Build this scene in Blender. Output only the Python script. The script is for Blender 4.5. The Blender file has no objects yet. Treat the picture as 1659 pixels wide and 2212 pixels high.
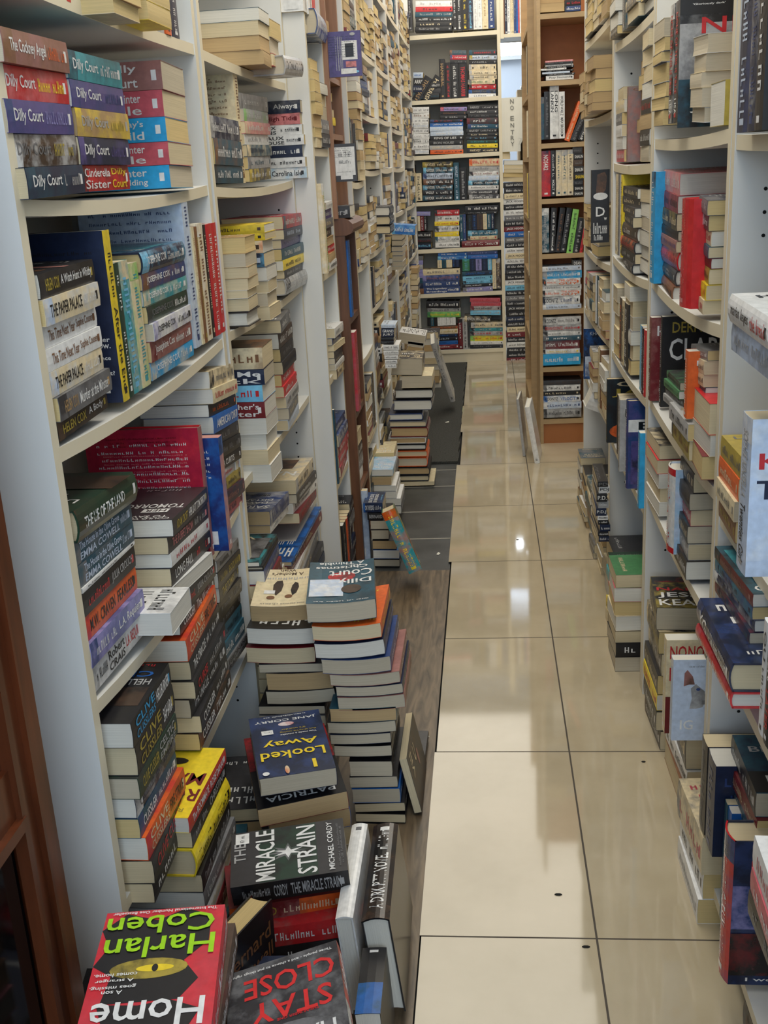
import bpy, bmesh, math, random, re
import numpy as np
from mathutils import Matrix, Vector
random.seed(7)
sc = bpy.context.scene
col = sc.collection

# ---------------------------------------------------------------- camera
CX, CY, FPX = 829.5, 1106.0, 2329.54
CAM_H = 1.232
PITCH, YAW, ROLL = 0.307072535, -0.104031658, -0.0556056582
def cam_axes():
    R0 = np.array([[1, 0, 0], [0, 0, -1], [0, 1, 0]], float)
    a, b, c = PITCH, YAW, ROLL
    Rx = np.array([[1, 0, 0], [0, math.cos(a), -math.sin(a)], [0, math.sin(a), math.cos(a)]])
    Rz = np.array([[math.cos(b), -math.sin(b), 0], [math.sin(b), math.cos(b), 0], [0, 0, 1]])
    Rr = np.array([[math.cos(c), -math.sin(c), 0], [math.sin(c), math.cos(c), 0], [0, 0, 1]])
    return Rr @ Rx @ R0 @ Rz
CM = cam_axes()
cam_data = bpy.data.cameras.new('camera')
cam = bpy.data.objects.new('camera', cam_data)
col.objects.link(cam)
cam_data.sensor_fit = 'VERTICAL'
cam_data.sensor_height = 24.0
cam_data.lens = 24.0 * FPX / 2212.0
cam_data.clip_start = 0.02
r_, u_, b_ = CM[0], -CM[1], -CM[2]
cam.matrix_world = Matrix(((r_[0], u_[0], b_[0], 0), (r_[1], u_[1], b_[1], 0), (r_[2], u_[2], b_[2], CAM_H), (0, 0, 0, 1)))
sc.camera = cam

# ---------------------------------------------------------------- view, world, lights
sc.view_settings.view_transform = 'Standard'
sc.view_settings.look = 'None'
sc.view_settings.gamma = 1.0
sc.view_settings.use_curve_mapping = False
sc.view_settings.exposure = 0.08
w = bpy.data.worlds.new('room_air'); sc.world = w; w.use_nodes = True
w.node_tree.nodes['Background'].inputs[0].default_value = (0.75, 0.85, 1.0, 1)
w.node_tree.nodes['Background'].inputs[1].default_value = 0.25

def area(name, loc, rot, sx, sy, power, color):
    d = bpy.data.lights.new(name, 'AREA'); d.shape = 'RECTANGLE'; d.size = sx; d.size_y = sy
    d.energy = power; d.color = color
    o = bpy.data.objects.new(name, d); col.objects.link(o); o.location = loc; o.rotation_euler = rot
    return o
WARM = (1.0, 0.93, 0.80)
for i, yy in enumerate((0.6, 2.0)):
    area('ceiling_tube_light', (-0.02, yy, 2.5), (0, 0, 0), 0.5, 1.2, (8, 15)[i], WARM)
area('ceiling_panel_light', (0.0, 5.0, 2.55), (0, 0, 0), 1.4, 4.0, 52, WARM)  # added broad fill for the far aisle, oversized so its floor reflection stays faint
area('shopfront_daylight', (0.1, -1.6, 1.75), (math.radians(82), 0, 0), 1.7, 1.5, 40, (0.70, 0.85, 1.0))
area('back_room_light', (-0.42, 8.5, 2.5), (0, 0, 0), 0.5, 0.9, 26, (0.85, 0.93, 1.0))  # added fill for the wall behind the gap, set aside to hide its reflection
# ---------------------------------------------------------------- colours and materials
def lin(c):
    c = c / 255.0
    return c / 12.92 if c <= 0.04045 else ((c + 0.055) / 1.055) ** 2.4
def L3(rgb): return tuple(lin(v) for v in rgb)
PAL = dict(k=(26, 25, 28), K=(52, 51, 54), e=(112, 112, 114), E=(172, 172, 172), w=(228, 228, 226), c=(222, 205, 168),
           a=(172, 140, 95), r=(196, 38, 44), R=(112, 28, 34), p=(216, 132, 134), P=(192, 84, 96), o=(222, 98, 36),
           y=(238, 208, 44), g=(60, 122, 76), G=(30, 58, 44), l=(134, 196, 96), t=(58, 152, 162), T=(30, 78, 96),
           s=(120, 190, 226), b=(30, 98, 176), B=(44, 66, 118), n=(22, 34, 62), v=(84, 74, 132), V=(140, 136, 190),
           f=(72, 54, 42), d=(124, 84, 54), m=(152, 104, 98), h=(40, 158, 214), Z=(192, 206, 226), x=(170, 150, 60))
NAMES = dict(k='black', K='charcoal', e='grey', E='pale grey', w='white', c='cream', a='tan', r='red', R='maroon', p='pink',
             P='rose', o='orange', y='yellow', g='green', G='dark green', l='lime green', t='teal', T='dark teal', s='sky blue',
             b='blue', B='mid-blue', n='navy', v='purple', V='lilac', f='dark brown', d='brown', m='dusky pink', h='bright blue',
             Z='pale blue', x='gold')
def new_mat(name):
    m = bpy.data.materials.new(name); m.use_nodes = True
    nt = m.node_tree; return m, nt, nt.nodes['Principled BSDF']
def node(nt, t, **kw):
    n = nt.nodes.new(t)
    for k, v in kw.items(): setattr(n, k, v)
    return n
def plain(name, rgb, rough=0.5, noise=0.0, scale=8.0, metal=0.0, stretch=(1, 1, 1), bump=0.0):
    m, nt, p = new_mat(name)
    c = L3(rgb); p.inputs['Roughness'].default_value = rough; p.inputs['Metallic'].default_value = metal
    p.inputs['Base Color'].default_value = (*c, 1)
    if noise:
        tc = node(nt, 'ShaderNodeTexCoord'); mp = node(nt, 'ShaderNodeMapping'); mp.inputs['Scale'].default_value = stretch
        nz = node(nt, 'ShaderNodeTexNoise'); nz.inputs['Scale'].default_value = scale; nz.inputs['Detail'].default_value = 5
        cr = node(nt, 'ShaderNodeValToRGB')
        cr.color_ramp.elements[0].position = 0.3; cr.color_ramp.elements[1].position = 0.72
        cr.color_ramp.elements[0].color = (*[v * (1 - noise) for v in c], 1)
        cr.color_ramp.elements[1].color = (*[min(1, v * (1 + noise)) for v in c], 1)
        nt.links.new(tc.outputs['Object'], mp.inputs[0]); nt.links.new(mp.outputs[0], nz.inputs['Vector'])
        nt.links.new(nz.outputs['Fac'], cr.inputs[0]); nt.links.new(cr.outputs[0], p.inputs['Base Color'])
        if bump:
            b = node(nt, 'ShaderNodeBump'); b.inputs['Strength'].default_value = bump; b.inputs['Distance'].default_value = 0.002
            nt.links.new(nz.outputs['Fac'], b.inputs['Height']); nt.links.new(b.outputs[0], p.inputs['Normal'])
    return m
M = {}
M['melamine'] = plain('white_melamine', (222, 222, 218), 0.42, 0.03, 3)
M['edge'] = plain('cream_edge_banding', (226, 216, 190), 0.45, 0.03, 5)  # front edges creamier than the boards: warm aisle light put into the colour
M['backpanel'] = plain('white_hardboard', (205, 202, 192), 0.7, 0.04, 3)
M['hole'] = plain('drilled_hole', (12, 12, 12), 0.9)
M['brown'] = plain('brown_stained_wood', (104, 68, 46), 0.4, 0.25, 14, stretch=(6, 6, 0.6))
M['brownlight'] = plain('light_brown_wood', (150, 110, 84), 0.42, 0.16, 14, stretch=(6, 6, 0.6))
M['tanwood'] = plain('beech_effect_board', (176, 148, 108), 0.45, 0.1, 12, stretch=(1, 1, 5))
M['tanback'] = plain('orange_brown_hardboard', (168, 104, 58), 0.6, 0.18, 10)
M['mahogany'] = plain('polished_mahogany', (92, 46, 24), 0.28, 0.4, 9, stretch=(5, 5, 0.7))
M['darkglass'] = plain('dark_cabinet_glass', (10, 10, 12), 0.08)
M['plaster'] = plain('cool_white_plaster', (206, 212, 220), 0.8, 0.02, 4)
M['paper'] = plain('white_paper', (226, 224, 212), 0.8, 0.02, 10)
M['pencil'] = plain('pencil_grey', (120, 120, 116), 0.9)
M['mat'] = plain('charcoal_carpet', (62, 62, 58), 0.95, 0.5, 160, bump=0.6)
M['ribbon'] = plain('black_ribbon', (18, 18, 18), 0.8)
def emit(name, rgb, s):
    m, nt, p = new_mat(name); p.inputs['Base Color'].default_value = (*L3(rgb), 1)
    p.inputs['Emission Color'].default_value = (*L3(rgb), 1); p.inputs['Emission Strength'].default_value = s
    return m
M['lightbox'] = emit('bright_window_light', (235, 245, 255), 14.0)

def cover_material(name, rough):
    m, nt, p = new_mat(name)
    a = node(nt, 'ShaderNodeAttribute', attribute_name='Col'); b = node(nt, 'ShaderNodeAttribute', attribute_name='Art')
    uv = node(nt, 'ShaderNodeUVMap'); oi = node(nt, 'ShaderNodeObjectInfo')
    ad = node(nt, 'ShaderNodeVectorMath', operation='ADD'); mu = node(nt, 'ShaderNodeMath', operation='MULTIPLY'); mu.inputs[1].default_value = 37.0
    nt.links.new(oi.outputs['Random'], mu.inputs[0]); nt.links.new(uv.outputs[0], ad.inputs[0]); nt.links.new(mu.outputs[0], ad.inputs[1])
    nz = node(nt, 'ShaderNodeTexNoise'); nz.inputs['Scale'].default_value = 26; nz.inputs['Detail'].default_value = 5; nz.inputs['Roughness'].default_value = 0.62
    nt.links.new(ad.outputs[0], nz.inputs['Vector'])
    mr = node(nt, 'ShaderNodeMapRange'); mr.inputs['From Min'].default_value = 0.44; mr.inputs['From Max'].default_value = 0.62
    nt.links.new(nz.outputs['Fac'], mr.inputs['Value'])
    m2 = node(nt, 'ShaderNodeMath', operation='MULTIPLY'); nt.links.new(mr.outputs[0], m2.inputs[0]); nt.links.new(a.outputs['Alpha'], m2.inputs[1])
    mx = node(nt, 'ShaderNodeMix', data_type='RGBA'); nt.links.new(m2.outputs[0], mx.inputs[0])
    nt.links.new(a.outputs['Color'], mx.inputs[6]); nt.links.new(b.outputs['Color'], mx.inputs[7])
    nz2 = node(nt, 'ShaderNodeTexNoise'); nz2.inputs['Scale'].default_value = 90; nz2.inputs['Detail'].default_value = 3
    nt.links.new(ad.outputs[0], nz2.inputs['Vector'])
    mr2 = node(nt, 'ShaderNodeMapRange'); mr2.inputs['From Min'].default_value = 0.3; mr2.inputs['From Max'].default_value = 0.75
    mr2.inputs['To Min'].default_value = 0.88; mr2.inputs['To Max'].default_value = 1.12
    nt.links.new(nz2.outputs['Fac'], mr2.inputs['Value'])
    vm = node(nt, 'ShaderNodeVectorMath', operation='SCALE'); nt.links.new(mx.outputs[2], vm.inputs[0]); nt.links.new(mr2.outputs[0], vm.inputs['Scale'])
    nt.links.new(vm.outputs[0], p.inputs['Base Color'])
    p.inputs['Roughness'].default_value = rough
    return m
M['cover'] = cover_material('printed_cover', 0.38)
M['jacket'] = cover_material('glossy_jacket', 0.22)
def pages_material():
    m, nt, p = new_mat('page_edges')
    a = node(nt, 'ShaderNodeAttribute', attribute_name='Col')
    uv = node(nt, 'ShaderNodeUVMap'); mp = node(nt, 'ShaderNodeMapping'); mp.inputs['Scale'].default_value = (6, 1400, 1)
    nz = node(nt, 'ShaderNodeTexNoise'); nz.inputs['Scale'].default_value = 1.0; nz.inputs['Detail'].default_value = 3
    nt.links.new(uv.outputs[0], mp.inputs[0]); nt.links.new(mp.outputs[0], nz.inputs['Vector'])
    mr = node(nt, 'ShaderNodeMapRange'); mr.inputs['From Min'].default_value = 0.3; mr.inputs['From Max'].default_value = 0.7
    mr.inputs['To Min'].default_value = 0.8; mr.inputs['To Max'].default_value = 1.06
    nt.links.new(nz.outputs['Fac'], mr.inputs['Value'])
    vm = node(nt, 'ShaderNodeVectorMath', operation='SCALE'); nt.links.new(a.outputs['Color'], vm.inputs[0]); nt.links.new(mr.outputs[0], vm.inputs['Scale'])
    nt.links.new(vm.outputs[0], p.inputs['Base Color']); p.inputs['Roughness'].default_value = 0.85
    return m
M['pages'] = pages_material()

def tile_material():
    m, nt, p = new_mat('polished_cream_tile')
    tc = node(nt, 'ShaderNodeTexCoord'); sp = node(nt, 'ShaderNodeSeparateXYZ'); nt.links.new(tc.outputs['Object'], sp.inputs[0])
    def line(out, off):
        a = node(nt, 'ShaderNodeMath', operation='SUBTRACT'); a.inputs[1].default_value = off; nt.links.new(out, a.inputs[0])
        b = node(nt, 'ShaderNodeMath', operation='DIVIDE'); b.inputs[1].default_value = 0.6; nt.links.new(a.outputs[0], b.inputs[0])
        r = node(nt, 'ShaderNodeMath', operation='ROUND'); nt.links.new(b.outputs[0], r.inputs[0])
        s = node(nt, 'ShaderNodeMath', operation='SUBTRACT'); nt.links.new(b.outputs[0], s.inputs[0]); nt.links.new(r.outputs[0], s.inputs[1])
        ab = node(nt, 'ShaderNodeMath', operation='ABSOLUTE'); nt.links.new(s.outputs[0], ab.inputs[0])
        l = node(nt, 'ShaderNodeMath', operation='LESS_THAN'); l.inputs[1].default_value = 0.0030; nt.links.new(ab.outputs[0], l.inputs[0])
        return l
    lx = line(sp.outputs['X'], 0.157); ly = line(sp.outputs['Y'], 1.509)
    mxm = node(nt, 'ShaderNodeMath', operation='MAXIMUM'); nt.links.new(lx.outputs[0], mxm.inputs[0]); nt.links.new(ly.outputs[0], mxm.inputs[1])
    nz = node(nt, 'ShaderNodeTexNoise'); nz.inputs['Scale'].default_value = 5; nz.inputs['Detail'].default_value = 6
    nt.links.new(tc.outputs['Object'], nz.inputs['Vector'])
    cr = node(nt, 'ShaderNodeValToRGB')
    cr.color_ramp.elements[0].position = 0.3; cr.color_ramp.elements[1].position = 0.7
    cr.color_ramp.elements[0].color = (*L3((178, 165, 138)), 1); cr.color_ramp.elements[1].color = (*L3((195, 182, 156)), 1)
    nt.links.new(nz.outputs['Fac'], cr.inputs[0])
    mx = node(nt, 'ShaderNodeMix', data_type='RGBA'); nt.links.new(mxm.outputs[0], mx.inputs[0]); nt.links.new(cr.outputs[0], mx.inputs[6])
    mx.inputs[7].default_value = (*L3((70, 62, 52)), 1); nt.links.new(mx.outputs[2], p.inputs['Base Color'])
    nz2 = node(nt, 'ShaderNodeTexNoise'); nz2.inputs['Scale'].default_value = 9; nz2.inputs['Detail'].default_value = 4
    nt.links.new(tc.outputs['Object'], nz2.inputs['Vector'])
    mr = node(nt, 'ShaderNodeMapRange'); mr.inputs['To Min'].default_value = 0.025; mr.inputs['To Max'].default_value = 0.08; p.inputs['IOR'].default_value = 1.62
    nt.links.new(nz2.outputs['Fac'], mr.inputs['Value'])
    mr3 = node(nt, 'ShaderNodeMath', operation='MAXIMUM'); g = node(nt, 'ShaderNodeMath', operation='MULTIPLY'); g.inputs[1].default_value = 0.8
    nt.links.new(mxm.outputs[0], g.inputs[0]); nt.links.new(mr.outputs[0], mr3.inputs[0]); nt.links.new(g.outputs[0], mr3.inputs[1])
    nt.links.new(mr3.outputs[0], p.inputs['Roughness'])
    return m
M['tile'] = tile_material()
def plank_material():
    m, nt, p = new_mat('worn_wood_effect_vinyl')
    tc = node(nt, 'ShaderNodeTexCoord'); mp = node(nt, 'ShaderNodeMapping'); mp.inputs['Scale'].default_value = (9, 1.1, 1)
    nz = node(nt, 'ShaderNodeTexNoise'); nz.inputs['Scale'].default_value = 6; nz.inputs['Detail'].default_value = 8; nz.inputs['Distortion'].default_value = 1.2
    nt.links.new(tc.outputs['Object'], mp.inputs[0]); nt.links.new(mp.outputs[0], nz.inputs['Vector'])
    cr = node(nt, 'ShaderNodeValToRGB'); e = cr.color_ramp.elements
    e[0].position = 0.3; e[0].color = (*L3((76, 64, 50)), 1); e[1].position = 0.72; e[1].color = (*L3((132, 114, 90)), 1)
    nt.links.new(nz.outputs['Fac'], cr.inputs[0]); nt.links.new(cr.outputs[0], p.inputs['Base Color']); p.inputs['Roughness'].default_value = 0.36
    return m
M['vinyl'] = plank_material()
M['slate'] = plain('slate_grey_vinyl_tile', (74, 76, 76), 0.3, 0.3, 12)
M['groutpale'] = plain('pale_joint', (150, 146, 136), 0.7)
M['fascia'] = plain('orange_brown_plinth', (166, 104, 56), 0.5, 0.06, 10)
# ---------------------------------------------------------------- mesh helpers
OCC_V, OCC_F, OCC_ID = [], [], []
def occ(pts8, ident):
    n = len(OCC_V); OCC_V.extend([tuple(p) for p in pts8])
    for f in ((0, 1, 3, 2), (4, 6, 7, 5), (0, 4, 5, 1), (2, 3, 7, 6), (0, 2, 6, 4), (1, 5, 7, 3)):
        OCC_F.append([n + i for i in f]); OCC_ID.append(ident)
def link_mesh(name, verts, faces, mats, fm=None, parent=None):
    me = bpy.data.meshes.new(name); me.from_pydata([tuple(v) for v in verts], [], faces)
    for m in mats: me.materials.append(m)
    if fm: me.polygons.foreach_set('material_index', fm)
    me.update()
    o = bpy.data.objects.new(name, me); col.objects.link(o)
    if parent is not None: o.parent = parent
    return o
def thing(name, label, cat, group=None, loc=(0, 0, 0)):
    o = bpy.data.objects.new(name, None); col.objects.link(o); o.empty_display_size = 0.05; o.location = loc
    o['label'] = label; o['category'] = cat
    if group: o['group'] = group
    return o
def tag(o, label, cat, group=None):
    o['label'] = label; o['category'] = cat
    if group: o['group'] = group
    return o
def struct(o): o['kind'] = 'structure'; return o
BOXF = [(0, 1, 3, 2), (4, 6, 7, 5), (0, 4, 5, 1), (2, 3, 7, 6), (0, 2, 6, 4), (1, 5, 7, 3)]
def boxpts(x0, x1, y0, y1, z0, z1): return [(x, y, z) for x in (x0, x1) for y in (y0, y1) for z in (z0, z1)]
def box(name, x0, x1, y0, y1, z0, z1, mat, parent=None):
    return link_mesh(name, boxpts(x0, x1, y0, y1, z0, z1), BOXF, [mat], None, parent)

# side frames: axis coordinate a (world Y for L and R, world X for B), depth d into the furniture, height z
def P3D(side, plane, a, d, z):
    if side == 'L': return Vector((plane - d, a, z))
    if side == 'R': return Vector((plane + d, a, z))
    return Vector((a, plane + d, z))
def sbox(name, side, plane, a0, a1, d0, d1, z0, z1, mats, parent, seg=1, sag=0.0, bev=0.0):
    V, F, FM = [], [], []
    for i in range(seg + 1):
        s = i / seg; a = a0 + (a1 - a0) * s; dz = -sag * 4 * s * (1 - s)
        for d in (d0, d1):
            for z in (z0, z1): V.append(P3D(side, plane, a, d, z + dz))
    for i in range(seg):
        k = i * 4
        F += [(k, k + 4, k + 5, k + 1), (k + 2, k + 3, k + 7, k + 6), (k, k + 2, k + 6, k + 4), (k + 1, k + 5, k + 7, k + 3)]
        FM += [1, 0, 0, 0]
    F += [(0, 1, 3, 2), (seg * 4, seg * 4 + 2, seg * 4 + 3, seg * 4 + 1)]; FM += [0, 0]
    if len(mats) == 1: FM = [0] * len(FM)
    for i in range(seg):
        k = i * 4; occ([V[k + j] for j in (0, 1, 2, 3, 4, 5, 6, 7)], -1)
    o = link_mesh(name, V, F, mats, FM, parent)
    me = o.data; bm = bmesh.new(); bm.from_mesh(me); bmesh.ops.recalc_face_normals(bm, faces=bm.faces); bm.to_mesh(me); bm.free()
    return o
def bookcase(name, label, side, plane, a0, a1, shelves, ztop, depth=0.27, t=0.02, mats=None, back=None, holes=True, kick=None, st=0.02, zbot=0.0):
    mats = mats or [M['melamine'], M['edge']]; back = back or M['backpanel']
    root = thing(name, label, 'bookcase', None, tuple(P3D(side, plane, (a0 + a1) / 2, depth / 2, zbot)))
    C = root.location.copy()
    def rel(o):
        for v in o.data.vertices: v.co -= C
        return o
    for k, (p, q) in enumerate(((a0, a0 + t), (a1 - t, a1))):
        o = rel(sbox('side_panel', side, plane, p, q, 0, depth, zbot, ztop, mats, root))
        if holes:
            inner = q if k == 0 else p; s = 1 if k == 0 else -1
            V, F = [], []
            for sh, _ in shelves:
                for j in (-4, -3, -2, 2, 3, 4):
                    for d in (0.045, depth - 0.06):
                        zc = sh + j * 0.032 - 0.01; n = len(V)
                        for m in range(8):
                            an = m * math.pi / 4
                            V.append(P3D(side, plane, inner + s * 0.0006, d + 0.0028 * math.cos(an), zc + 0.0028 * math.sin(an)) - C)
                        F.append(list(range(n, n + 8)))
            link_mesh('peg_hole', V, F, [M['hole']], None, root)['kind'] = 'stuff'
    for sh, sag in shelves:
        rel(sbox('shelf', side, plane, a0 + t, a1 - t, 0.002, depth - 0.006, sh - st, sh, mats, root, 10 if sag else 1, sag))
    rel(sbox('back_panel', side, plane, a0 + t, a1 - t, depth - 0.005, depth, zbot, ztop, [back], root))
    if kick: rel(sbox('plinth', side, plane, a0 + t, a1 - t, 0.012, 0.03, 0, kick, [M['fascia']] if kick and mats[0] is M['tanwood'] else mats, root))
    return root

# ---------------------------------------------------------------- lettering
_tc = {}
def glyphs(s):
    if s in _tc: return _tc[s]
    cu = bpy.data.curves.new('lettering', 'FONT'); cu.body = s; cu.resolution_u = 2; cu.fill_mode = 'FRONT'; cu.offset = 0.012
    o = bpy.data.objects.new('lettering', cu); me = o.to_mesh()
    vs = [(v.co.x, v.co.y) for v in me.vertices]; fs = [tuple(p.vertices) for p in me.polygons]
    o.to_mesh_clear(); bpy.data.objects.remove(o); bpy.data.curves.remove(cu)
    if not vs: vs = [(0, 0), (1, 0), (1, 1)]; fs = [(0, 1, 2)]
    x0 = min(v[0] for v in vs); x1 = max(v[0] for v in vs); y0 = min(v[1] for v in vs); y1 = max(v[1] for v in vs)
    vs = [((x - x0) / max(1e-6, x1 - x0), (y - y0) / max(1e-6, y1 - y0)) for x, y in vs]
    _tc[s] = (vs, fs); return _tc[s]
def scribble(rng, n=8):
    vs, fs = [], []
    def q(x0, y0, x1, y1):
        k = len(vs); vs.extend([(x0, y0), (x1, y0), (x1, y1), (x0, y1)]); fs.append((k, k + 1, k + 2, k + 3))
    for i in range(n):
        x = i / n; wd = 0.8 / n; k = rng.random()
        if k < 0.1: continue
        h = 1.0 if rng.random() < 0.4 else 0.72
        q(x, 0.05, x + wd * 0.26, h)
        if k < 0.5: q(x + wd * 0.26, 0.05 if k < .3 else h - .18, x + wd * 0.8, 0.2 if k < .3 else h)
        if k > 0.35: q(x + wd * 0.6, 0.05, x + wd * 0.84, h)
        if k > 0.6: q(x + wd * 0.2, 0.4, x + wd * 0.66, 0.53)
    return vs, fs

class MB:
    def __init__(s): s.v = []; s.f = []; s.c = []; s.a = []; s.u = []
    def poly(s, pts, c, art=None, amt=0.0, uvs=None):
        n = len(s.v); s.v.extend(pts); s.f.append(tuple(range(n, n + len(pts))))
        s.c.append((*c, amt)); s.a.append((*(art or c), 1)); s.u.extend(uvs or [(p[0] + 0.3 * p[1], p[2] + p[1]) for p in pts])
    def tris(s, pts, fs, c):
        n = len(s.v); s.v.extend(pts); s.u.extend([(p[0], p[1]) for p in pts])
        for f in fs: s.f.append(tuple(n + i for i in f)); s.c.append((*c, 0)); s.a.append((*c, 1))
def mb_to_mesh(name, parts, mats):
    """parts: list of (MB, matrix or None, material index)"""
    V, F, C, A, U, FM = [], [], [], [], [], []
    for mb, mt, mi in parts:
        n = len(V)
        if mt is None: V.extend(mb.v)
        else:
            arr = np.array(mb.v, float); mm = np.array(mt); V.extend([tuple(x) for x in arr @ mm[:3, :3].T + mm[:3, 3]])
        for f, c, a in zip(mb.f, mb.c, mb.a):
            F.append(tuple(n + i for i in f)); FM.append(mi)
            for i in f: C.append(c); A.append(a); U.append(mb.u[i])
    me = bpy.data.meshes.new(name); me.from_pydata(V, [], F)
    for m in mats: me.materials.append(m)
    me.polygons.foreach_set('material_index', FM)
    ca = me.color_attributes.new('Col', 'FLOAT_COLOR', 'CORNER'); ca.data.foreach_set('color', np.array(C, np.float32).ravel())
    cb = me.color_attributes.new('Art', 'FLOAT_COLOR', 'CORNER'); cb.data.foreach_set('color', np.array(A, np.float32).ravel())
    uv = me.uv_layers.new(name='UVMap'); uv.data.foreach_set('uv', np.array(U, np.float32).ravel())
    me.update(); return me

def C_(ch): return L3(PAL[ch]) if isinstance(ch, str) else L3(ch)
PAGE = dict(c=(216, 200, 164), w=(222, 219, 208), t=(190, 162, 118), y=(214, 190, 134), g=(198, 187, 164))
def build_book(b):
    """canonical book: spine along x at y=0, head at x=0, lying with the front cover up"""
    rng = random.Random(b['seed'])
    L, W, T, hb = b['L'], b['W'], b['T'], b.get('hb')
    cth = 0.0026 if hb else 0.0007
    cov = C_(b['col']); art = C_(b['art']) if b.get('art') else tuple(min(1, v * 1.7 + 0.015) for v in cov)
    amt = b.get('amt', 0.75 if b.get('art') else 0.3)
    sp = C_(b['spine']) if b.get('spine') else cov
    bk = C_(b['back']) if b.get('back') else cov
    bul = (0.12 * T if hb else 0.02 * T) + 0.0003
    def sy(z): return -bul * (1 - (2 * z / T - 1) ** 2)
    cv = MB(); pg = MB()
    nz = 6 if hb else 3
    bend = b.get('bend', 0.0); nx = 5 if bend else 1
    def sheet(z0, z1, c, top):
        o = z1 if top else z0
        ys = np.linspace(0, W, nx + 1)
        for i in range(nx):
            a, d = ys[i], ys[i + 1]
            pts = [(0, a, o), (L, a, o), (L, d, o), (0, d, o)]
            cv.poly(pts if top else pts[::-1], c, art, amt, [(p[0], p[1]) for p in (pts if top else pts[::-1])])
            inn = z0 if top else z1
            cv.poly([(0, a, inn), (0, d, inn), (L, d, inn), (L, a, inn)], c)
            for xx in (0, L): cv.poly([(xx, a, z0), (xx, d, z0), (xx, d, z1), (xx, a, z1)], tuple(v * .9 + .02 for v in c))
        cv.poly([(0, W, z0), (L, W, z0), (L, W, z1), (0, W, z1)], tuple(v * .9 + .02 for v in c))
    sheet(T - cth, T, cov, True); sheet(0, cth, bk, False)
    zs = np.linspace(0, T, nz + 1)
    for i in range(nz):
        a, d = zs[i], zs[i + 1]
        cv.poly([(0, sy(a), a), (L, sy(a), a), (L, sy(d), d), (0, sy(d), d)], sp, art, amt * 0.7, [(0, a), (L, a), (L, d), (0, d)])
        for xx in (0, L): cv.poly([(xx, sy(a), a), (xx, sy(a) + cth, a), (xx, sy(d) + cth, d), (xx, sy(d), d)], sp)
    # page block
    e = 0.003 if hb else 0.0005
    pc = C_(PAGE[b.get('page', 'c')]) if b.get('page', 'c') in PAGE else C_(b['page'])
    jit = rng.uniform(0.9, 1.06); pc = tuple(min(0.9, v * jit) for v in pc)
    zp = np.linspace(cth, T - cth, 5); con = (0.08 * T if hb else rng.uniform(-0.04, 0.05) * T)
    def fy(z): return W - e - con * (1 - (2 * z / T - 1) ** 2)
    for i in range(4):
        a, d = zp[i], zp[i + 1]
        pg.poly([(e, fy(a), a), (e, fy(d), d), (L - e, fy(d), d), (L - e, fy(a), a)], pc, None, 0, [(0, a), (0, d), (L, d), (L, a)])
        for xx in (e, L - e):
            for j in range(nx):
                y0a = sy(a) + cth if j == 0 else fy(a) * j / nx; y0d = sy(d) + cth if j == 0 else fy(d) * j / nx
                y1a = fy(a) * (j + 1) / nx; y1d = fy(d) * (j + 1) / nx
                pg.poly([(xx, y0a, a), (xx, y1a, a), (xx, y1d, d), (xx, y0d, d)], pc, None, 0, [(y0a, a), (y1a, a), (y1d, d), (y0d, d)])
    # writing on the spine
    sgs = b.get('text')
    tcol = C_(b['tc'])
    def spine_block(x0, x1, z0, z1, c, a2=None, am=0.8):
        zz = np.linspace(z0 * T, z1 * T, nz + 1)
        for i in range(nz):
            a, d = zz[i], zz[i + 1]
            pts = [(x0 * L, sy(a) - .0002, a), (x1 * L, sy(a) - .0002, a), (x1 * L, sy(d) - .0002, d), (x0 * L, sy(d) - .0002, d)]
            cv.poly(pts, c, a2, am, [(x0 * L, a), (x1 * L, a), (x1 * L, d), (x0 * L, d)])
    if b.get('art') and b.get('blocks') is None and b.get('detail', True): b['blocks'] = [(0, rng.uniform(.09, .16), 0, 1, b['art'], b['col'] if isinstance(b['col'], str) else 'k')]
    for blk in b.get('blocks') or []: spine_block(*blk[:4], C_(blk[4]), C_(blk[5]) if len(blk) > 5 else None, 0.8)
    def spine_text(gl, x0, x1, h, c, zc=0.5):
        vs, fs = gl
        pts = []
        for s, t in vs:
            z = T * (zc + (t - 0.5) * h); pts.append((L * (x0 + s * (x1 - x0)), sy(min(max(z, 0), T)) - 0.00045, z))
        cv.tris(pts, fs, c)
    if b.get('detail', True):
        if sgs is None: sgs = '~|~'
        if sgs:
            segs = sgs.split('|'); n = len(segs)
            lens = []
            for s in segs:
                s2 = re.sub(r'^\{.\}', '', s); lens.append(max(4, len(s2)) if not s2.startswith('~') else rng.randint(6, 11))
            tot = sum(lens) + (n - 1) * 1.2; x = 0.07 + (0.02 if n > 1 else 0.05); span = min(0.84, 0.045 * tot * (T / 0.03) * (0.2 / L) + 0.2)
            span = max(span, 0.55)
            for s, ln in zip(segs, lens):
                c = tcol; mm = re.match(r'^\{(.)\}(.*)', s)
                if mm: c = C_(mm.group(1)); s = mm.group(2)
                wd = span * ln / tot
                if not s.strip(' _'): x += wd + span * 1.2 / tot; continue
                if s.startswith('~'): spine_text(scribble(rng, ln), x, x + wd, 0.42, c)
                elif '/' in s:
                    p, q = s.split('/'); spine_text(glyphs(p), x, x + wd, 0.34, c, 0.72); spine_text(glyphs(q), x, x + wd, 0.34, c, 0.27)
                else: spine_text(glyphs(s), x, x + wd, b.get('th', 0.5), c)
                x += wd + span * 1.2 / tot
        if b.get('logo', True) and L > 0.1:
            spine_block(0.915, 0.955, 0.32, 0.68, tcol)
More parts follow.
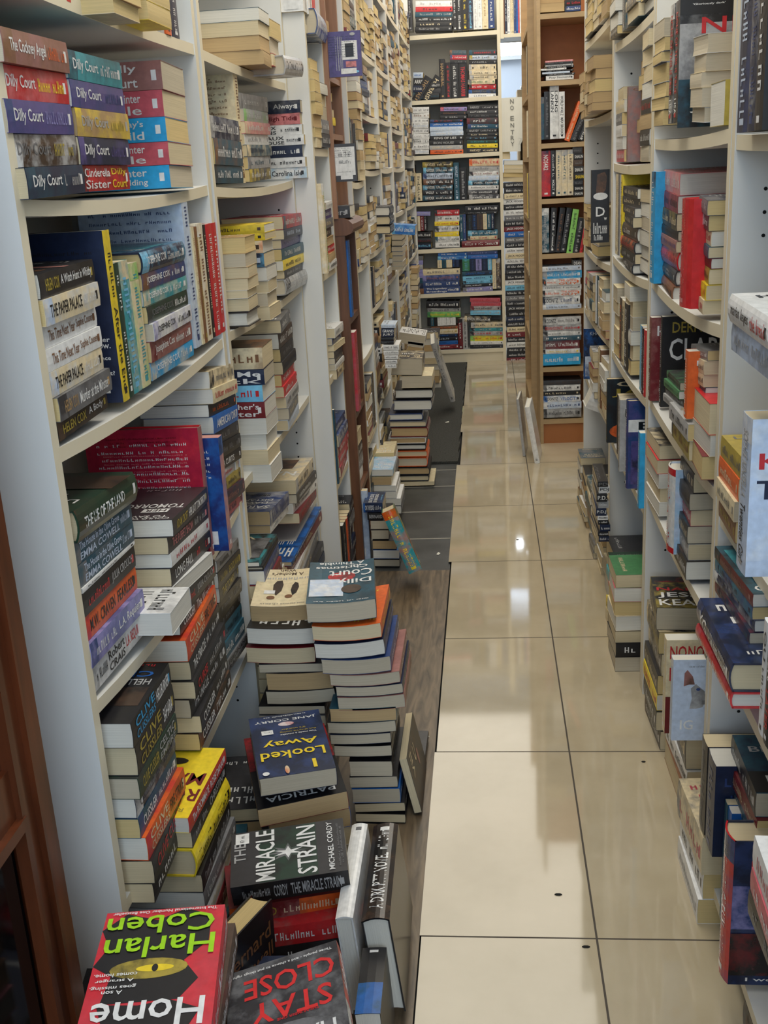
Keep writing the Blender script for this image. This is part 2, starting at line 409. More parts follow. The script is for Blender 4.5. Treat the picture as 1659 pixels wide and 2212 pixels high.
    # writing and pictures on the covers
    def face(items, front):
        z = T + 0.0002 if front else -0.0002; k = 0
        for it in items:
            k += 1; zz = z + (0.00012 * k if front else -0.00012 * k)
            kind, uc, vc, wf, hf, c = it[:6]
            if kind == '#': vs, fs = [(0, 0), (1, 0), (1, 1), (0, 1)], [(0, 1, 2, 3)]
            elif kind == 'O': vs = [(0.5 + 0.5 * math.cos(i * math.pi / 10), 0.5 + 0.5 * math.sin(i * math.pi / 10)) for i in range(20)]; fs = [tuple(range(20))]
            elif isinstance(kind, (list, tuple)): vs = list(kind); fs = [tuple(range(len(vs)))]
            elif kind.startswith('~'): vs, fs = scribble(rng, int(kind[1:] or 10))
            else: vs, fs = glyphs(kind)
            pts = []
            for s, t in vs:
                u = uc + (s - 0.5) * wf; v = vc - (t - 0.5) * hf
                pts.append((L * v, W * (u if front else 1 - u), zz))
            if len(it) > 6: 
                cv.poly(pts, C_(c), C_(it[6]), 0.8, [(p[0], p[1]) for p in pts])
            else: cv.tris(pts, fs, C_(c))
    if b.get('front'): face(b['front'], True)
    if b.get('backtext'): face(b['backtext'], False)
    if b.get('autofront') and not b.get('front'):
        t2 = b['tc']; hh = rng.uniform(0.1, 0.16)
        face([('~%d' % rng.randint(5, 8), 0.5, 0.16, 0.8, hh, t2), ('~%d' % rng.randint(4, 7), 0.5, 0.16 + hh + 0.05, 0.66, hh, t2),
              ('~9', 0.5, 0.86, 0.7, 0.06, t2)], True)
        face([('~22', 0.5, 0.12 + 0.055 * q, 0.8, 0.022, t2) for q in range(rng.randint(5, 9))] + [('#', 0.75, 0.88, 0.3, 0.12, 'w')], False)
    if bend:
        for mb in (cv, pg): mb.v = [(x, y, z + bend * ((2 * y / W - 1) ** 2 - 0.3)) for x, y, z in mb.v]
    return cv, pg

BOOKS = []
def add_book(mat4, **b):
    b['m'] = mat4; b['seed'] = len(BOOKS) * 17 + 3; BOOKS.append(b)
    L, W, T = b['L'], b['W'], b['T']
    occ([mat4 @ Vector((x, y, z)) for x in (0, L) for y in (0, W) for z in (0, T)], len(BOOKS) - 1)
def basis(o, ax, ay, az): 
    return Matrix(((ax[0], ay[0], az[0], o[0]), (ax[1], ay[1], az[1], o[1]), (ax[2], ay[2], az[2], o[2]), (0, 0, 0, 1)))

REG = dict(A1=(0, 0, 460 / 1659), A2=(0, 400, 500 / 1659), A3=(60, 800, 500 / 1659), A4=(130, 1250, 500 / 1659), A5=(150, 1700, 700 / 1659),
           A6=(420, 0, 400 / 1659), B1=(420, 420, 400 / 1659), B2=(440, 800, 380 / 1659), B3=(500, 1180, 460 / 1659), B4=(640, 0, 260 / 1438),
           B5=(640, 400, 320 / 1659), B6=(700, 740, 320 / 1416), C1=(860, 0, 300 / 1508), C2=(860, 420, 300 / 1659), C3=(1080, 0, 260 / 1307),
           C4=(1080, 420, 260 / 1027), C5=(1240, 0, 419 / 1659), C6=(1240, 460, 419 / 1659), C7=(1240, 900, 419 / 1659),
           C8=(1240, 1350, 419 / 1075), D2=(420, 1520, 520 / 1659), D3=(1380, 1450, 279 / 810), P=(0, 0, 1))
def hit(reg, p, side, plane):
    """a measured direction carried to a real upright plane of the furniture: returns (axis coordinate, height)"""
    if len(p) == 3: reg, p = p[0], p[1:]
    r = REG[reg]; x = r[0] + p[0] * r[2]; y = r[1] + p[1] * r[2]
    d = CM.T @ np.array([(x - CX) / FPX, (y - CY) / FPX, 1.0])
    i = 1 if side == 'B' else 0
    t = plane / d[i]; q = d * t
    return (q[0] if side == 'B' else q[1]), q[2] + CAM_H
ORD = ['lowest', 'second from bottom', 'third from bottom', 'fourth from bottom', 'fifth from bottom', 'sixth from bottom', 'seventh from bottom',
       'eighth from bottom', 'ninth from bottom', 'tenth from bottom']
ORDL = ['leftmost', 'second from left', 'third from left', 'fourth from left', 'fifth from left', 'sixth from left', 'seventh from left', 'eighth from left']
def ordinal(i, n, words, top):
    if n == 1: return 'single'
    if i == n - 1: return top
    if words is ORD and i > (n - 1) / 2:
        k = n - 1 - i; return ['second', 'third', 'fourth', 'fifth', 'sixth', 'seventh', 'eighth', 'ninth', 'tenth', '11th', '12th', '13th', '14th', '15th', '16th', '17th', '18th'][k - 1] + ' from top'
    return words[i] if i < len(words) else '%dth %s' % (i + 1, words[1].split(' ', 1)[1])
TOK = re.compile(r'^([\d.]+)\s+([A-Za-z])([A-Za-z])?([A-Za-z])?(?:\s+([^=]*))?\s*(?:=(.*))?$')
def parse(s):
    m = TOK.match(s.strip()); wgt, c, t, a, opts, txt = m.groups()
    d = dict(w=float(wgt), col=c, tc=t if t and t != ' ' else 'w', art=a if a and a != ' ' else None, text=txt)
    for o in (opts or '').split():
        if o in 'FSHG': d['mode'] = o
        elif o == 'hb': d['hb'] = True
        elif o[0] in 'yxiLWtQhs' and len(o) > 1:
            d['_' + o[0]] = o[1:] if o[0] in 'Qs' else float(o[1:])
    return d
def slot(s): return [q for q in s.replace('\n', ';').split(';') if q.strip()]
MODE_WORD = dict(S='spine out', F='pages out', H='spine toward camera', G='pages toward camera')
def outward(side): return dict(L=Vector((1, 0, 0)), R=Vector((-1, 0, 0)), B=Vector((0, -1, 0)))[side]
def uax(side): return dict(L=Vector((0, 1, 0)), R=Vector((0, -1, 0)), B=Vector((1, 0, 0)))[side]
def theta(side): return dict(L=math.pi / 2, R=-math.pi / 2, B=0.0)[side]

def P(reg, side, plane, bl, br, tl, loc, books, mode='S', D=None, L=None, sup=None, flat=False, jit=1.0, top=None, hbk=False):
    rng = random.Random(len(BOOKS) * 7 + 1)
    sg = -1 if side == 'R' else 1
    a0, z0 = hit(reg, bl, side, plane)
    if br is not None: a1, z1 = hit(reg, br, side, plane)
    else: a1, z1 = a0 + sg * (L or 0.178), z0
    zt = hit(reg, tl, side, plane)[1]
    return PX(side, plane, a0, a1, z0, zt, loc, books, mode, D, sup, 0 if (flat or br is None) else (z1 - z0) / max(0.02, abs(a1 - a0)), jit, top, rng, hbk)
def PX(side, plane, a0, a1, z0, zt, loc, books, mode='S', D=None, sup=None, slope=0.0, jit=1.0, top=None, rng=None, hbk=False):
    rng = rng or random.Random(len(BOOKS) * 7 + 1)
    sg = -1 if side == 'R' else 1
    if side == 'L' and plane > -.45 and 2.7 < a0 < 2.999: a1 += 2.999 - a0; a0 = 2.999
    if side == 'L' and 3.0 <= a0 < 3.27 and plane > -.46: a1 = min(a1, 3.27)
    bs = [parse(s) for s in slot(books)] if isinstance(books, str) else books
    tot = sum(b['w'] for b in bs); k = (zt - z0) / tot
    ext = abs(a1 - a0)
    slope = max(-0.09, min(0.09, slope))
    if sup is not None and z0 - sup > 0.012:
        n = max(1, round((z0 - sup) / 0.03)); fill = []
        for i in range(n):
            fill.append(dict(w=(z0 - sup) / n / k, col=rng.choice('kKenTRdBcw'), tc=rng.choice('wcE'), art=None, text=None, mode=None))
        bs = fill + bs; z0 = sup; slope *= 0.3
    z = z0; n = len(bs)
    u = uax(side); nn = outward(side)
    rot = Matrix.Rotation(0, 4, 'X')
    base = P3D(side, plane, a0, 0, z0)
    if side in 'LBR':
        # positive slope raises the far end of u
        chk = (Matrix.Rotation(0.01, 4, nn) @ u).z
        sl = Matrix.Translation(base) @ Matrix.Rotation(math.atan(slope) * (1 if chk > 0 else -1), 4, nn) @ Matrix.Translation(-base)
    for i, b in enumerate(bs):
        T = b['w'] * k; md = b.get('mode') or mode; mw = MODE_WORD[md] if side != 'B' or md in 'SF' else 'pages out'; md = {'G': 'H', 'H': 'G'}.get(md, md) if side == 'R' else md; hb = b.get('hb') or hbk
        if md in 'SF': Lb = ext; Wb = D or min(0.16, Lb * 0.65)
        else: Wb = ext; Lb = D or min(0.24, Wb * 1.55)
        if '_L' in b: Lb = b['_L'] / 100
        if '_W' in b: Wb = b['_W'] / 100
        eu, ed = (Lb, Wb) if md in 'SF' else (Wb, Lb)
        uc = eu / 2 + b.get('_x', 0) / 100 + rng.uniform(-.0035, .0035) * jit
        dc = ed / 2 + b.get('_i', 0) / 100 + rng.uniform(-.003, .006) * jit
        yaw = math.radians(b.get('_y', 0) + rng.gauss(0, 1.3) * jit)
        ctr = base + u * uc - nn * dc + Vector((0, 0, z - z0))
        ang = theta(side) + dict(S=0, F=math.pi, H=-math.pi / 2, G=math.pi / 2)[md] + yaw
        m4 = sl @ Matrix.Translation(ctr) @ Matrix.Rotation(ang, 4, 'Z') @ Matrix.Translation((-Lb / 2, -Wb / 2, 0))
        kw = dict(L=Lb, W=Wb, T=T * 0.985, col=b['col'], tc=b['tc'], art=b.get('art'), text=b.get('text'), hb=hb)
        if '_Q' in b: kw['page'] = b['_Q']
        else: kw['page'] = rng.choice('cccwwgy') if b['col'] not in 'a' else 't'
        if '_s' in b: kw['spine'] = b['_s']
        if i == n - 1:
            kw['autofront'] = True
            if top: kw.update(top)
        fc = kw['col'] if isinstance(kw['col'], str) else b['col']
        lab = '%s %s, %s, %s in %s' % (NAMES[fc], 'hardback' if hb else 'paperback', mw, ordinal(i, n, ORD, 'topmost'), loc)
        if n == 1: lab = loc + ', lying flat'
        add_book(m4, label=lab, group='books in ' + loc if n > 1 else None, **kw)
        z += T
    return z

def R(reg, side, plane, bl, br, tl, loc, books, D=None, last=None, first=None):
    a0, z0 = hit(reg, bl, side, plane); a1, _ = hit(reg, br, side, plane); zt = hit(reg, tl, side, plane)[1]
    return RX(side, plane, a0, a1, z0, zt, loc, books, D, last, first)
def RX(side, plane, a0, a1, z0, zt, loc, books, D=None, last=None, first=None):
    """standing books, spine out, head up"""
    rng = random.Random(len(BOOKS) * 5 + 2)
    bs = [parse(s) for s in slot(books)] if isinstance(books, str) else books
    tot = sum(b['w'] for b in bs); ext = abs(a1 - a0); k = ext / tot; n = len(bs)
    u = uax(side); nn = outward(side); H0 = zt - z0; pos = 0
    for i, b in enumerate(bs):
        T = b['w'] * k; Lb = H0 * b.get('_h', 1.0) if '_L' not in b else b['_L'] / 100; Wb = D or min(0.17, Lb * 0.66)
        if '_W' in b: Wb = b['_W'] / 100
        o = P3D(side, plane, a0, 0, z0) + u * (pos + 0.0004) - nn * (b.get('_i', 0) / 100 + rng.uniform(0, .004)) + Vector((0, 0, Lb))
        m4 = basis(o, Vector((0, 0, -1)), -nn, u)
        t = b.get('_t', 0)
        if t:
            piv = P3D(side, plane, a0, 0, z0) + u * pos
            chk = (Matrix.Rotation(0.01, 4, nn) @ Vector((0, 0, 1))).dot(u)
            m4 = Matrix.Translation(piv) @ Matrix.Rotation(math.radians(t) * (1 if chk > 0 else -1), 4, nn) @ Matrix.Translation(-piv) @ m4
            if t > 0: pos += T * (1 / math.cos(math.radians(t)) - 1)
        kw = dict(L=Lb, W=Wb, T=T * 0.97, col=b['col'], tc=b['tc'], art=b.get('art'), text=b.get('text'), hb=b.get('hb'), autofront=True)
        kw['page'] = b.get('_Q', rng.choice('ccwwg'))
        if '_s' in b: kw['spine'] = b['_s']
        if i == n - 1 and last: kw.update(last)
        if i == 0 and first: kw.update(first)
        _s = b['col'] if kw.get('back') else (kw.get('spine') or b['col']); nm = NAMES[_s if isinstance(_s, str) else b['col']]
        lab = '%s %s standing upright, %s in %s' % (nm, 'hardback' if b.get('hb') else 'paperback', ordinal(i, n, ORDL, 'rightmost'), loc)
        if n == 1: lab = loc + ', standing'
        add_book(m4, label=lab, group='standing books in ' + loc if n > 1 else None, **kw)
        pos += T
def Q(reg, plane, spine, D, loc, rows, top=None):
    """lying books whose near ends are all seen: each row is 'xl,yl,xr,yr,xb,yb style' (top-left, top-right, bottom-left of its near face); listed top first"""
    rs = slot(rows); n = len(rs)
    for i, s in enumerate(rs):
        nums, st = s.strip().split(' ', 1); v = [float(q) for q in nums.split(',')]; b = parse('1 ' + st)
        pl = plane + b.get('_i', 0) / 100
        x0, zt = hit(reg, v[0:2], 'B', pl); x1, zt1 = hit(reg, v[2:4], 'B', pl); xb, zb = hit(reg, v[4:6], 'B', pl)
        ext = abs(x1 - x0); T = max(0.008, zt - zb); dd = D
        sl = math.atan((zt1 - zt) / max(.02, x1 - x0)) * 0.6
        md = b.get('mode') or spine
        if md in 'HG': Wb = min(ext, .16); Lb = dd
        else: Lb = ext; Wb = dd * .65
        eu, ed = (Lb, Wb) if md in 'SF' else (Wb, Lb)
        ctr = Vector(((x0 + x1) / 2, pl + ed / 2, zb + (zt1 - zt) * .3))
        ang = dict(S=0, F=math.pi, H=-math.pi / 2, G=math.pi / 2)[md] + math.radians(b.get('_y', 0))
        m4 = Matrix.Translation(ctr) @ Matrix.Rotation(-sl, 4, 'Y') @ Matrix.Rotation(ang, 4, 'Z') @ Matrix.Translation((-Lb / 2, -Wb / 2, 0))
        kw = dict(L=Lb, W=Wb, T=T * 0.97, col=b['col'], tc=b['tc'], art=b.get('art'), text=b.get('text'), hb=b.get('hb'), page=b.get('_Q', 'g'))
        if b.get('_t'): kw['bend'] = b['_t'] / 1000
        if i == 0:
            kw['autofront'] = True
            if top: kw.update(top)
        lab = '%s %s, %s, %s in %s' % (NAMES[b['col']], 'hardback' if b.get('hb') else 'paperback', 'spine out' if md == 'S' else 'pages out', ordinal(n - 1 - i, n, ORD, 'topmost'), loc)
        add_book(m4, label=lab, group='books in ' + loc, **kw)
def COV(reg, Y, tl, tr, bl, loc, col, T=0.025, facing='front', **kw):
    """a standing book turned so that a cover faces down the aisle"""
    x0, z1 = hit(reg, tl, 'B', Y); x1, _ = hit(reg, tr, 'B', Y); _, z0 = hit(reg, bl, 'B', Y)
    W = abs(x1 - x0); L = z1 - z0
    if facing == 'front': m4 = basis(Vector((x0, Y + T, z1)), (0, 0, -1), (1, 0, 0), (0, -1, 0))
    else: m4 = basis(Vector((x1, Y, z1)), (0, 0, -1), (-1, 0, 0), (0, 1, 0))
    k = dict(L=L, W=W, T=T, col=col, tc='w', text=kw.pop('text', '~|~')); k.update(kw)
    if 'front' not in k and 'backtext' not in k: k['autofront'] = True
    add_book(m4, label='standing book, cover to the camera, %s' % loc, group=None, **k)
def FIT(o, ax, label, **k):
    add_book(basis(Vector(o), *ax), label=label, group=None, **k)
def AUTO(side, plane, a0, a1, z0, z1, loc, pal, modes='FFS', wid=(0.11, 0.18), full=0.9, gap=0.006, seed=0, pg=None):
    """piles packed along a shelf; loc names the shelf, each pile gets its place in it"""
    rng = random.Random(seed + 11); lo, hi = min(a0, a1), max(a0, a1); a = lo + 0.006; k = 0
    names = ['nearest', 'second', 'third', 'fourth', 'fifth', 'sixth']
    while a < hi - 0.09:
        wd = min(rng.uniform(*wid), hi - a - 0.004); md = rng.choice(modes)
        zt = z0; bs = []; H = (z1 - z0) * full * rng.uniform(0.82, 1.0)
        if rng.random() < 0.16 and side != 'B':
            n = int(wd / 0.028); bs = [dict(w=1, col=rng.choice(pal), tc=rng.choice('wckE'), art=rng.choice([None, rng.choice(pal)]), text=None, _h=rng.uniform(.85, 1)) for _ in range(n)]
            s0, s1 = (a, a + wd * .9) if side != 'R' else (a + wd * .9, a)
            RX(side, plane + 0.0, s0, s1, z0, z0 + min(H, 0.2), '%s row on %s' % (names[min(k, 5)], loc), bs)
        else:
            while zt < z0 + H - 0.02:
                T = rng.uniform(0.02, 0.036); md2 = md if rng.random() < 0.85 else rng.choice(modes)
                bs.append(dict(w=T, col=rng.choice(pal), tc=rng.choice('wwckE'), art=rng.choice([None, None, rng.choice(pal)]), text=None, mode=md2, _Q=rng.choice(pg or 'ccywt')))
                zt += T
            if bs:
                s0, s1 = (a, a + wd) if side != 'R' else (a + wd, a)
                PX(side, plane + rng.uniform(-.01, .01), s0, s1, z0, zt, '%s pile on %s' % (names[min(k, 5)], loc), bs, md, D=0.19 if md in 'GH' else None, rng=rng)
        a += wd + gap + rng.uniform(0, .006); k += 1
# ---------------------------------------------------------------- the room
def slab(name, V, F, mat): return struct(link_mesh(name, V, F, [mat]))
rg = random.Random(3)
V, F = [], []
ys = [-2.6, 0.909, 1.509, 2.109, 2.709, 3.309, 3.909, 4.509, 5.109, 5.709, 6.309, 9.6]
for i in range(len(ys) - 1):
    e = -0.133 + (rg.uniform(-.011, .007) if i < 9 else 0); n = len(V)
    V += [(e, ys[i], 0), (0.9, ys[i], 0), (0.9, ys[i + 1], 0), (e, ys[i + 1], 0), (e, ys[i], -.012), (e, ys[i + 1], -.012)]
    F += [(n, n + 1, n + 2, n + 3), (n, n + 3, n + 5, n + 4)]
slab('floor', V, F, M['tile'])
def flat(name, x0, x1, y0, y1, z, mat): return slab(name, [(x0, y0, z), (x1, y0, z), (x1, y1, z), (x0, y1, z)], [(0, 1, 2, 3)], mat)
flat('floor_vinyl', -1.0, -0.1375, -2.6, 3.25, -0.005, M['vinyl'])
flat('floor_slate', -1.0, -0.1375, 3.25, 9.6, -0.006, M['slate'])
flat('subfloor', -1.2, 1.1, -2.7, 9.7, -0.02, M['hole'])
for k, yy in enumerate((3.56, 3.87, 4.205, 4.45)):
    struct(box('trim_%d' % (k + 1), -0.9, -0.145, yy - .004, yy + .004, -0.006, -0.0045, M['groutpale']))
# carpet runner with a softly waved pile edge
V, F = [], []
n = 40
for i in range(n + 1):
    y = 4.55 + (7.03 - 4.55) * i / n
    V += [(-0.418, y, -.004), (-0.418, y, .006), (-0.141 + .003 * math.sin(i * 1.7), y, .006), (-0.139 + .003 * math.sin(i * 1.7), y, -.004)]
for i in range(n):
    k = i * 4; F += [(k, k + 1, k + 5, k + 4), (k + 1, k + 2, k + 6, k + 5), (k + 2, k + 3, k + 7, k + 6)]
F += [(0, 3, 2, 1)]
tag(link_mesh('carpet_runner', V, F, [M['mat']]), 'dark charcoal carpet runner along the left side of the floor towards the back bookcase', 'rug')
struct(box('wall_left', -1.0, -0.83, -2.6, 9.6, -.02, 2.7, M['plaster']))
struct(box('wall_right', 0.9, 1.0, -2.6, 9.6, -.02, 2.7, M['plaster']))
struct(box('wall_back', -0.83, 0.9, 9.5, 9.6, -.02, 2.7, M['plaster']))
struct(box('ceiling', -0.83, 0.9, -2.6, 9.6, 2.6, 2.7, M['plaster']))
# high bright window in the back room
wf = struct(thing('window_1', 'bright high window in the back room wall', 'window', None, (0.24, 9.49, 2.3)))
for k in ('label', 'category'): del wf[k]
def wbox(nm, x0, x1, y0, y1, z0, z1, m): return box(nm, x0 - .24, x1 - .24, y0 - 9.49, y1 - 9.49, z0 - 2.3, z1 - 2.3, m, wf)
wbox('window_pane', 0.02, 0.60, 9.465, 9.475, 2.03, 2.55, M['lightbox'])
wbox('window_frame', 0.03, 0.06, 9.45, 9.5, 2.02, 2.58, M['melamine']); wbox('window_frame', 0.60, 0.63, 9.45, 9.5, 2.02, 2.58, M['melamine'])
wbox('window_sill', 0.03, 0.63, 9.43, 9.5, 2.02, 2.05, M['melamine'])
# front wall behind the photographer, with the shopfront opening
struct(box('wall_front', -0.83, 0.9, -2.6, -2.5, -.02, 2.6, M['plaster']))

# ---------------------------------------------------------------- bookcases
LS = [(1.46, .004), (1.222, .010), (0.942, .013), (0.612, .026), (0.314, .010)]
bookcase('bookcase', 'nearest white bookcase on the left with sagging shelves', 'L', -0.5, 1.165, 2.042, LS + [(1.80, 0)], 2.3, st=0.018)
bookcase('bookcase', 'second white bookcase on the left, just behind the nearest one', 'L', -0.5, 2.062, 2.972, [(1.80, 0), (1.457, .004), (1.218, .010), (0.945, .008), (0.64, .006), (0.345, .01)], 2.3, st=0.018)
bookcase('bookcase', 'narrow white bookcase on the left before the brown dresser', 'L', -0.445, 2.975, 3.295, [(1.95, 0), (1.60, 0), (1.296, 0), (0.966, 0), (0.675, 0), (0.363, 0)], 2.3)
LB = [(3.60, 3.99), (4.0, 4.66), (4.67, 5.30), (5.31, 6.08), (6.09, 6.98)]
LSH = [[1.93, 1.64, 1.20, .93, .62, .33], [1.93, 1.645, 1.43, 1.235, .94, .74, .36], [1.93, 1.64, 1.44, 1.24, 1.03, .77, .45, .1], [1.93, 1.64, 1.42, 1.24, 1.03, .75, .45, .1], [1.93, 1.64, 1.30, 1.03, .75, .45, .1]]
LNAME = ['white bookcase just past the brown dresser', 'second white bookcase past the brown dresser', 'third white bookcase past the brown dresser',
         'fourth white bookcase past the brown dresser', 'last white bookcase on the left by the back wall']
for (a, b), sh, nm in zip(LB, LSH, LNAME): bookcase('bookcase', nm, 'L', -0.42, a, b, [(s, .006) for s in sh], 2.3)
RB = [(1.05, 1.645), (1.65, 2.395), (2.40, 3.125), (3.13, 3.99)]
RSH = [[(1.252, .004), (.70, .004), (.495, .006), (.07, 0)], [(1.262, .006), (.982, .016), (.725, .012), (.505, .01)], [(1.512, .006), (1.215, .006), (.972, .012), (.71, .01), (.455, .004)],
       [(1.595, .004), (1.352, .004), (.94, .012), (.725, .010), (.487, .01)]]
RNAME = ['nearest white bookcase on the right, cut by the frame', 'second white bookcase on the right', 'third white bookcase on the right', 'farthest white bookcase on the right, beside the beech one']
for (a, b), sh, nm in zip(RB, RSH, RNAME): bookcase('bookcase', nm, 'R', 0.35, a, b, sh + [(1.80, 0)], 2.3)
bookcase('bookcase', 'white bookcase facing the aisle at the far end', 'B', 7.05, -0.60, 0.122, [(1.99, 0), (1.622, 0), (1.30, 0), (1.023, 0), (.732, 0), (.452, 0), (.085, 0)], 2.4, st=0.024, kick=.062, holes=False)
bookcase('bookcase', 'narrow open white bookcase right of the far one, with the doorway gap', 'B', 7.05, 0.123, 0.62, [(1.965, 0)], 2.4, depth=.26, holes=False, zbot=1.94)
bookcase('bookcase', 'beech-effect bookcase with orange-brown back at the far right', 'B', 4.83, 0.232, 0.66, [(1.80, 0), (1.545, 0), (1.30, 0), (1.075, 0), (.845, 0), (.605, 0), (.35, 0), (.112, 0)], 2.3,
         depth=.26, t=.014, mats=[M['tanwood']], back=M['tanback'], holes=False, kick=.09)
# beech case standing behind, its open side to the left of the other one
side_case = bookcase('bookcase', 'beech-effect bookcase seen edge-on behind the other beech one', 'R', 0.205, 5.12, 5.9, [(.10, 0), (.42, 0), (.72, 0), (.98, 0), (1.25, 0), (1.52, 0), (1.80, 0)], 2.3,
         depth=.24, t=.02, mats=[M['tanwood']], back=M['tanback'], holes=False)
# dark wooden glazed cabinet in the lower left corner
cb = thing('display_cabinet', 'polished mahogany glazed cabinet in the lower left corner', 'cabinet', None, (-0.66, 0.6, 0))
def cbx(nm, x0, x1, y0, y1, z0, z1, m, par=cb): return box(nm, x0 + .66, x1 + .66, y0 - .6, y1 - .6, z0, z1, m, par)
cbx('carcass', -0.80, -0.525, 0.10, 1.02, 0, 1.30, M['mahogany'])
cbx('top_board', -0.81, -0.495, 0.08, 1.035, 1.30, 1.33, M['mahogany'])
cbx('door_stile', -0.525, -0.505, 0.955, 1.03, 0, 1.30, M['mahogany'])
cbx('moulding', -0.512, -0.498, 0.944, 0.956, 0.0, 1.30, M['mahogany'])
cbx('moulding', -0.512, -0.498, 0.985, 0.990, 0.0, 1.30, M['mahogany'])
cbx('door_rail', -0.525, -0.505, 0.10, 0.955, 0.60, 0.66, M['mahogany'])
cbx('moulding', -0.512, -0.496, 0.10, 0.95, 0.588, 0.602, M['mahogany'])
cbx('door_glass', -0.522, -0.515, 0.10, 0.944, 0.02, 0.59, M['darkglass'])
cbx('door_panel', -0.524, -0.512, 0.10, 0.944, 0.66, 1.28, M['mahogany'])

# brown dresser: deeper lower unit with a rounded ledge, slimmer lighter upper unit
dr = thing('dresser', 'narrow brown wooden dresser between the white bookcases on the left', 'dresser', None, (-0.52, 3.45, 0))
def dbx(nm, x0, x1, y0, y1, z0, z1, m): return box(nm, x0 + .52, x1 + .52, y0 - 3.45, y1 - 3.45, z0, z1, m, dr)
dbx('side_panel', -0.66, -0.418, 3.300, 3.322, 0, 1.05, M['brown']); dbx('side_panel', -0.66, -0.418, 3.565, 3.587, 0, 1.05, M['brown'])
for zz in (0.80, 0.50, 0.245, 0.06): dbx('shelf', -0.655, -0.42, 3.322, 3.565, zz - .02, zz, M['brown'])
dbx('back_panel', -0.67, -0.655, 3.30, 3.587, 0, 1.05, M['brown'])
V, F = [], []
prof = [(-.66, 1.05), (-.41, 1.05), (-.395, 1.056), (-.388, 1.068), (-.39, 1.082), (-.402, 1.094), (-.42, 1.10), (-.66, 1.10)]
for y in (3.297, 3.598):
    for x, z in prof: V.append((x + .52, y - 3.45, z))
m_ = len(prof)
F = [tuple(range(m_))[::-1], tuple(range(m_, 2 * m_))] + [(i, (i + 1) % m_, m_ + (i + 1) % m_, m_ + i) for i in range(m_)]
link_mesh('ledge', V, F, [M['brown']], None, dr)
dbx('upper_side_panel', -0.62, -0.432, 3.290, 3.308, 1.10, 2.2, M['brownlight']); dbx('upper_side_panel', -0.62, -0.432, 3.555, 3.573, 1.10, 2.2, M['brownlight'])
for zz in (1.34, 1.50, 1.85): dbx('upper_shelf', -0.615, -0.434, 3.308, 3.555, zz - .016, zz, M['brownlight'])
dbx('upper_back_panel', -0.63, -0.615, 3.29, 3.573, 1.10, 2.2, M['brownlight'])
for p in [(-.66, -.418, 3.3, 3.322, 0, 1.05), (-.66, -.418, 3.565, 3.587, 0, 1.05), (-.62, -.432, 3.29, 3.308, 1.1, 2.2), (-.62, -.432, 3.555, 3.573, 1.1, 2.2)]: occ(boxpts(*p), -1)
# back room shelving seen through the gap
tb = thing('bookcase', 'brown-topped bookcase in the back room seen through the gap', 'bookcase', None, (0.42, 8.1, 0))
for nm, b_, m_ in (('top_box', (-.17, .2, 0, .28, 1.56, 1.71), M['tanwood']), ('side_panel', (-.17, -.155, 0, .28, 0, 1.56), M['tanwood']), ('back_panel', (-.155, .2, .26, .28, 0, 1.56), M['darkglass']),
                   ('shelf', (-.155, .2, .02, .26, 1.18, 1.2), M['brown']), ('shelf', (-.155, .2, .02, .26, .86, .88), M['brown']), ('shelf', (-.155, .2, .02, .26, .5, .52), M['brown'])):
    box(nm, *b_, m_, tb)
# handwritten sheet hung in the gap
sg = thing('paper_sign', 'curling white sheet with NO ENTRY pencilled down it, hung in the gap', 'sign', None, (0.18, 7.046, 1.46))
xs = np.linspace(-0.058, 0.072, 9); zsn = np.linspace(-0.165, 0.147, 9); V, F = [], []
def curl(x, z): return 0.02 * ((x / 0.07) ** 2) * (0.5 - z * 3) - 0.004
for z in zsn:
    for x in xs: V.append((x - (0.018 if z < -.1 and x > .05 else 0), curl(x, z), z))
for j in range(8):
    for i in range(8): k = j * 9 + i; F.append((k, k + 1, k + 10, k + 9))
nV = len(V); V += [(x, y + .0008, z) for x, y, z in V]; F += [tuple(q + nV for q in f[::-1]) for f in F[:64]]
link_mesh('sheet', V, F, [M['paper']], None, sg)
for ch, zc in zip('NOENTRY', (.125, .088, .028, -.012, -.052, -.085, -.12)):
    vs, fs = glyphs(ch); pts = [((s - .5) * .022 + .004, curl(0, zc) - .0035, zc + (t - .5) * .026) for s, t in vs]
    link_mesh('pencil_letter', pts, fs, [M['pencil']], None, sg)
# small litter on the floor
for k, (x, y, rz, s) in enumerate(((-0.165, 2.18, .5, 1.0), (-0.21, 5.3, .2, .8), (-0.18, 3.4, 1.2, .7))):
    V = [(-.011 * s, -.005 * s, 0), (.011 * s, -.006 * s, 0.001), (.012 * s, .005 * s, .004), (-.010 * s, .006 * s, .001)]
    V += [(x_, y_, z_ + .0006) for x_, y_, z_ in V]
    o = link_mesh('paper_scrap', V, [(0, 3, 2, 1), (4, 5, 6, 7), (0, 1, 5, 4), (1, 2, 6, 5), (2, 3, 7, 6), (3, 0, 4, 7)], [M['paper']])
    o.location = (x, y, (-.004, .0065, -.005)[k]); o.rotation_euler = (0, 0, rz)
    tag(o, ['torn white paper scrap on the brown vinyl near the tile edge', 'tiny white scrap on the charcoal carpet runner', 'small white scrap on the slate-grey floor'][k], 'paper scrap', 'paper scraps on the floor')
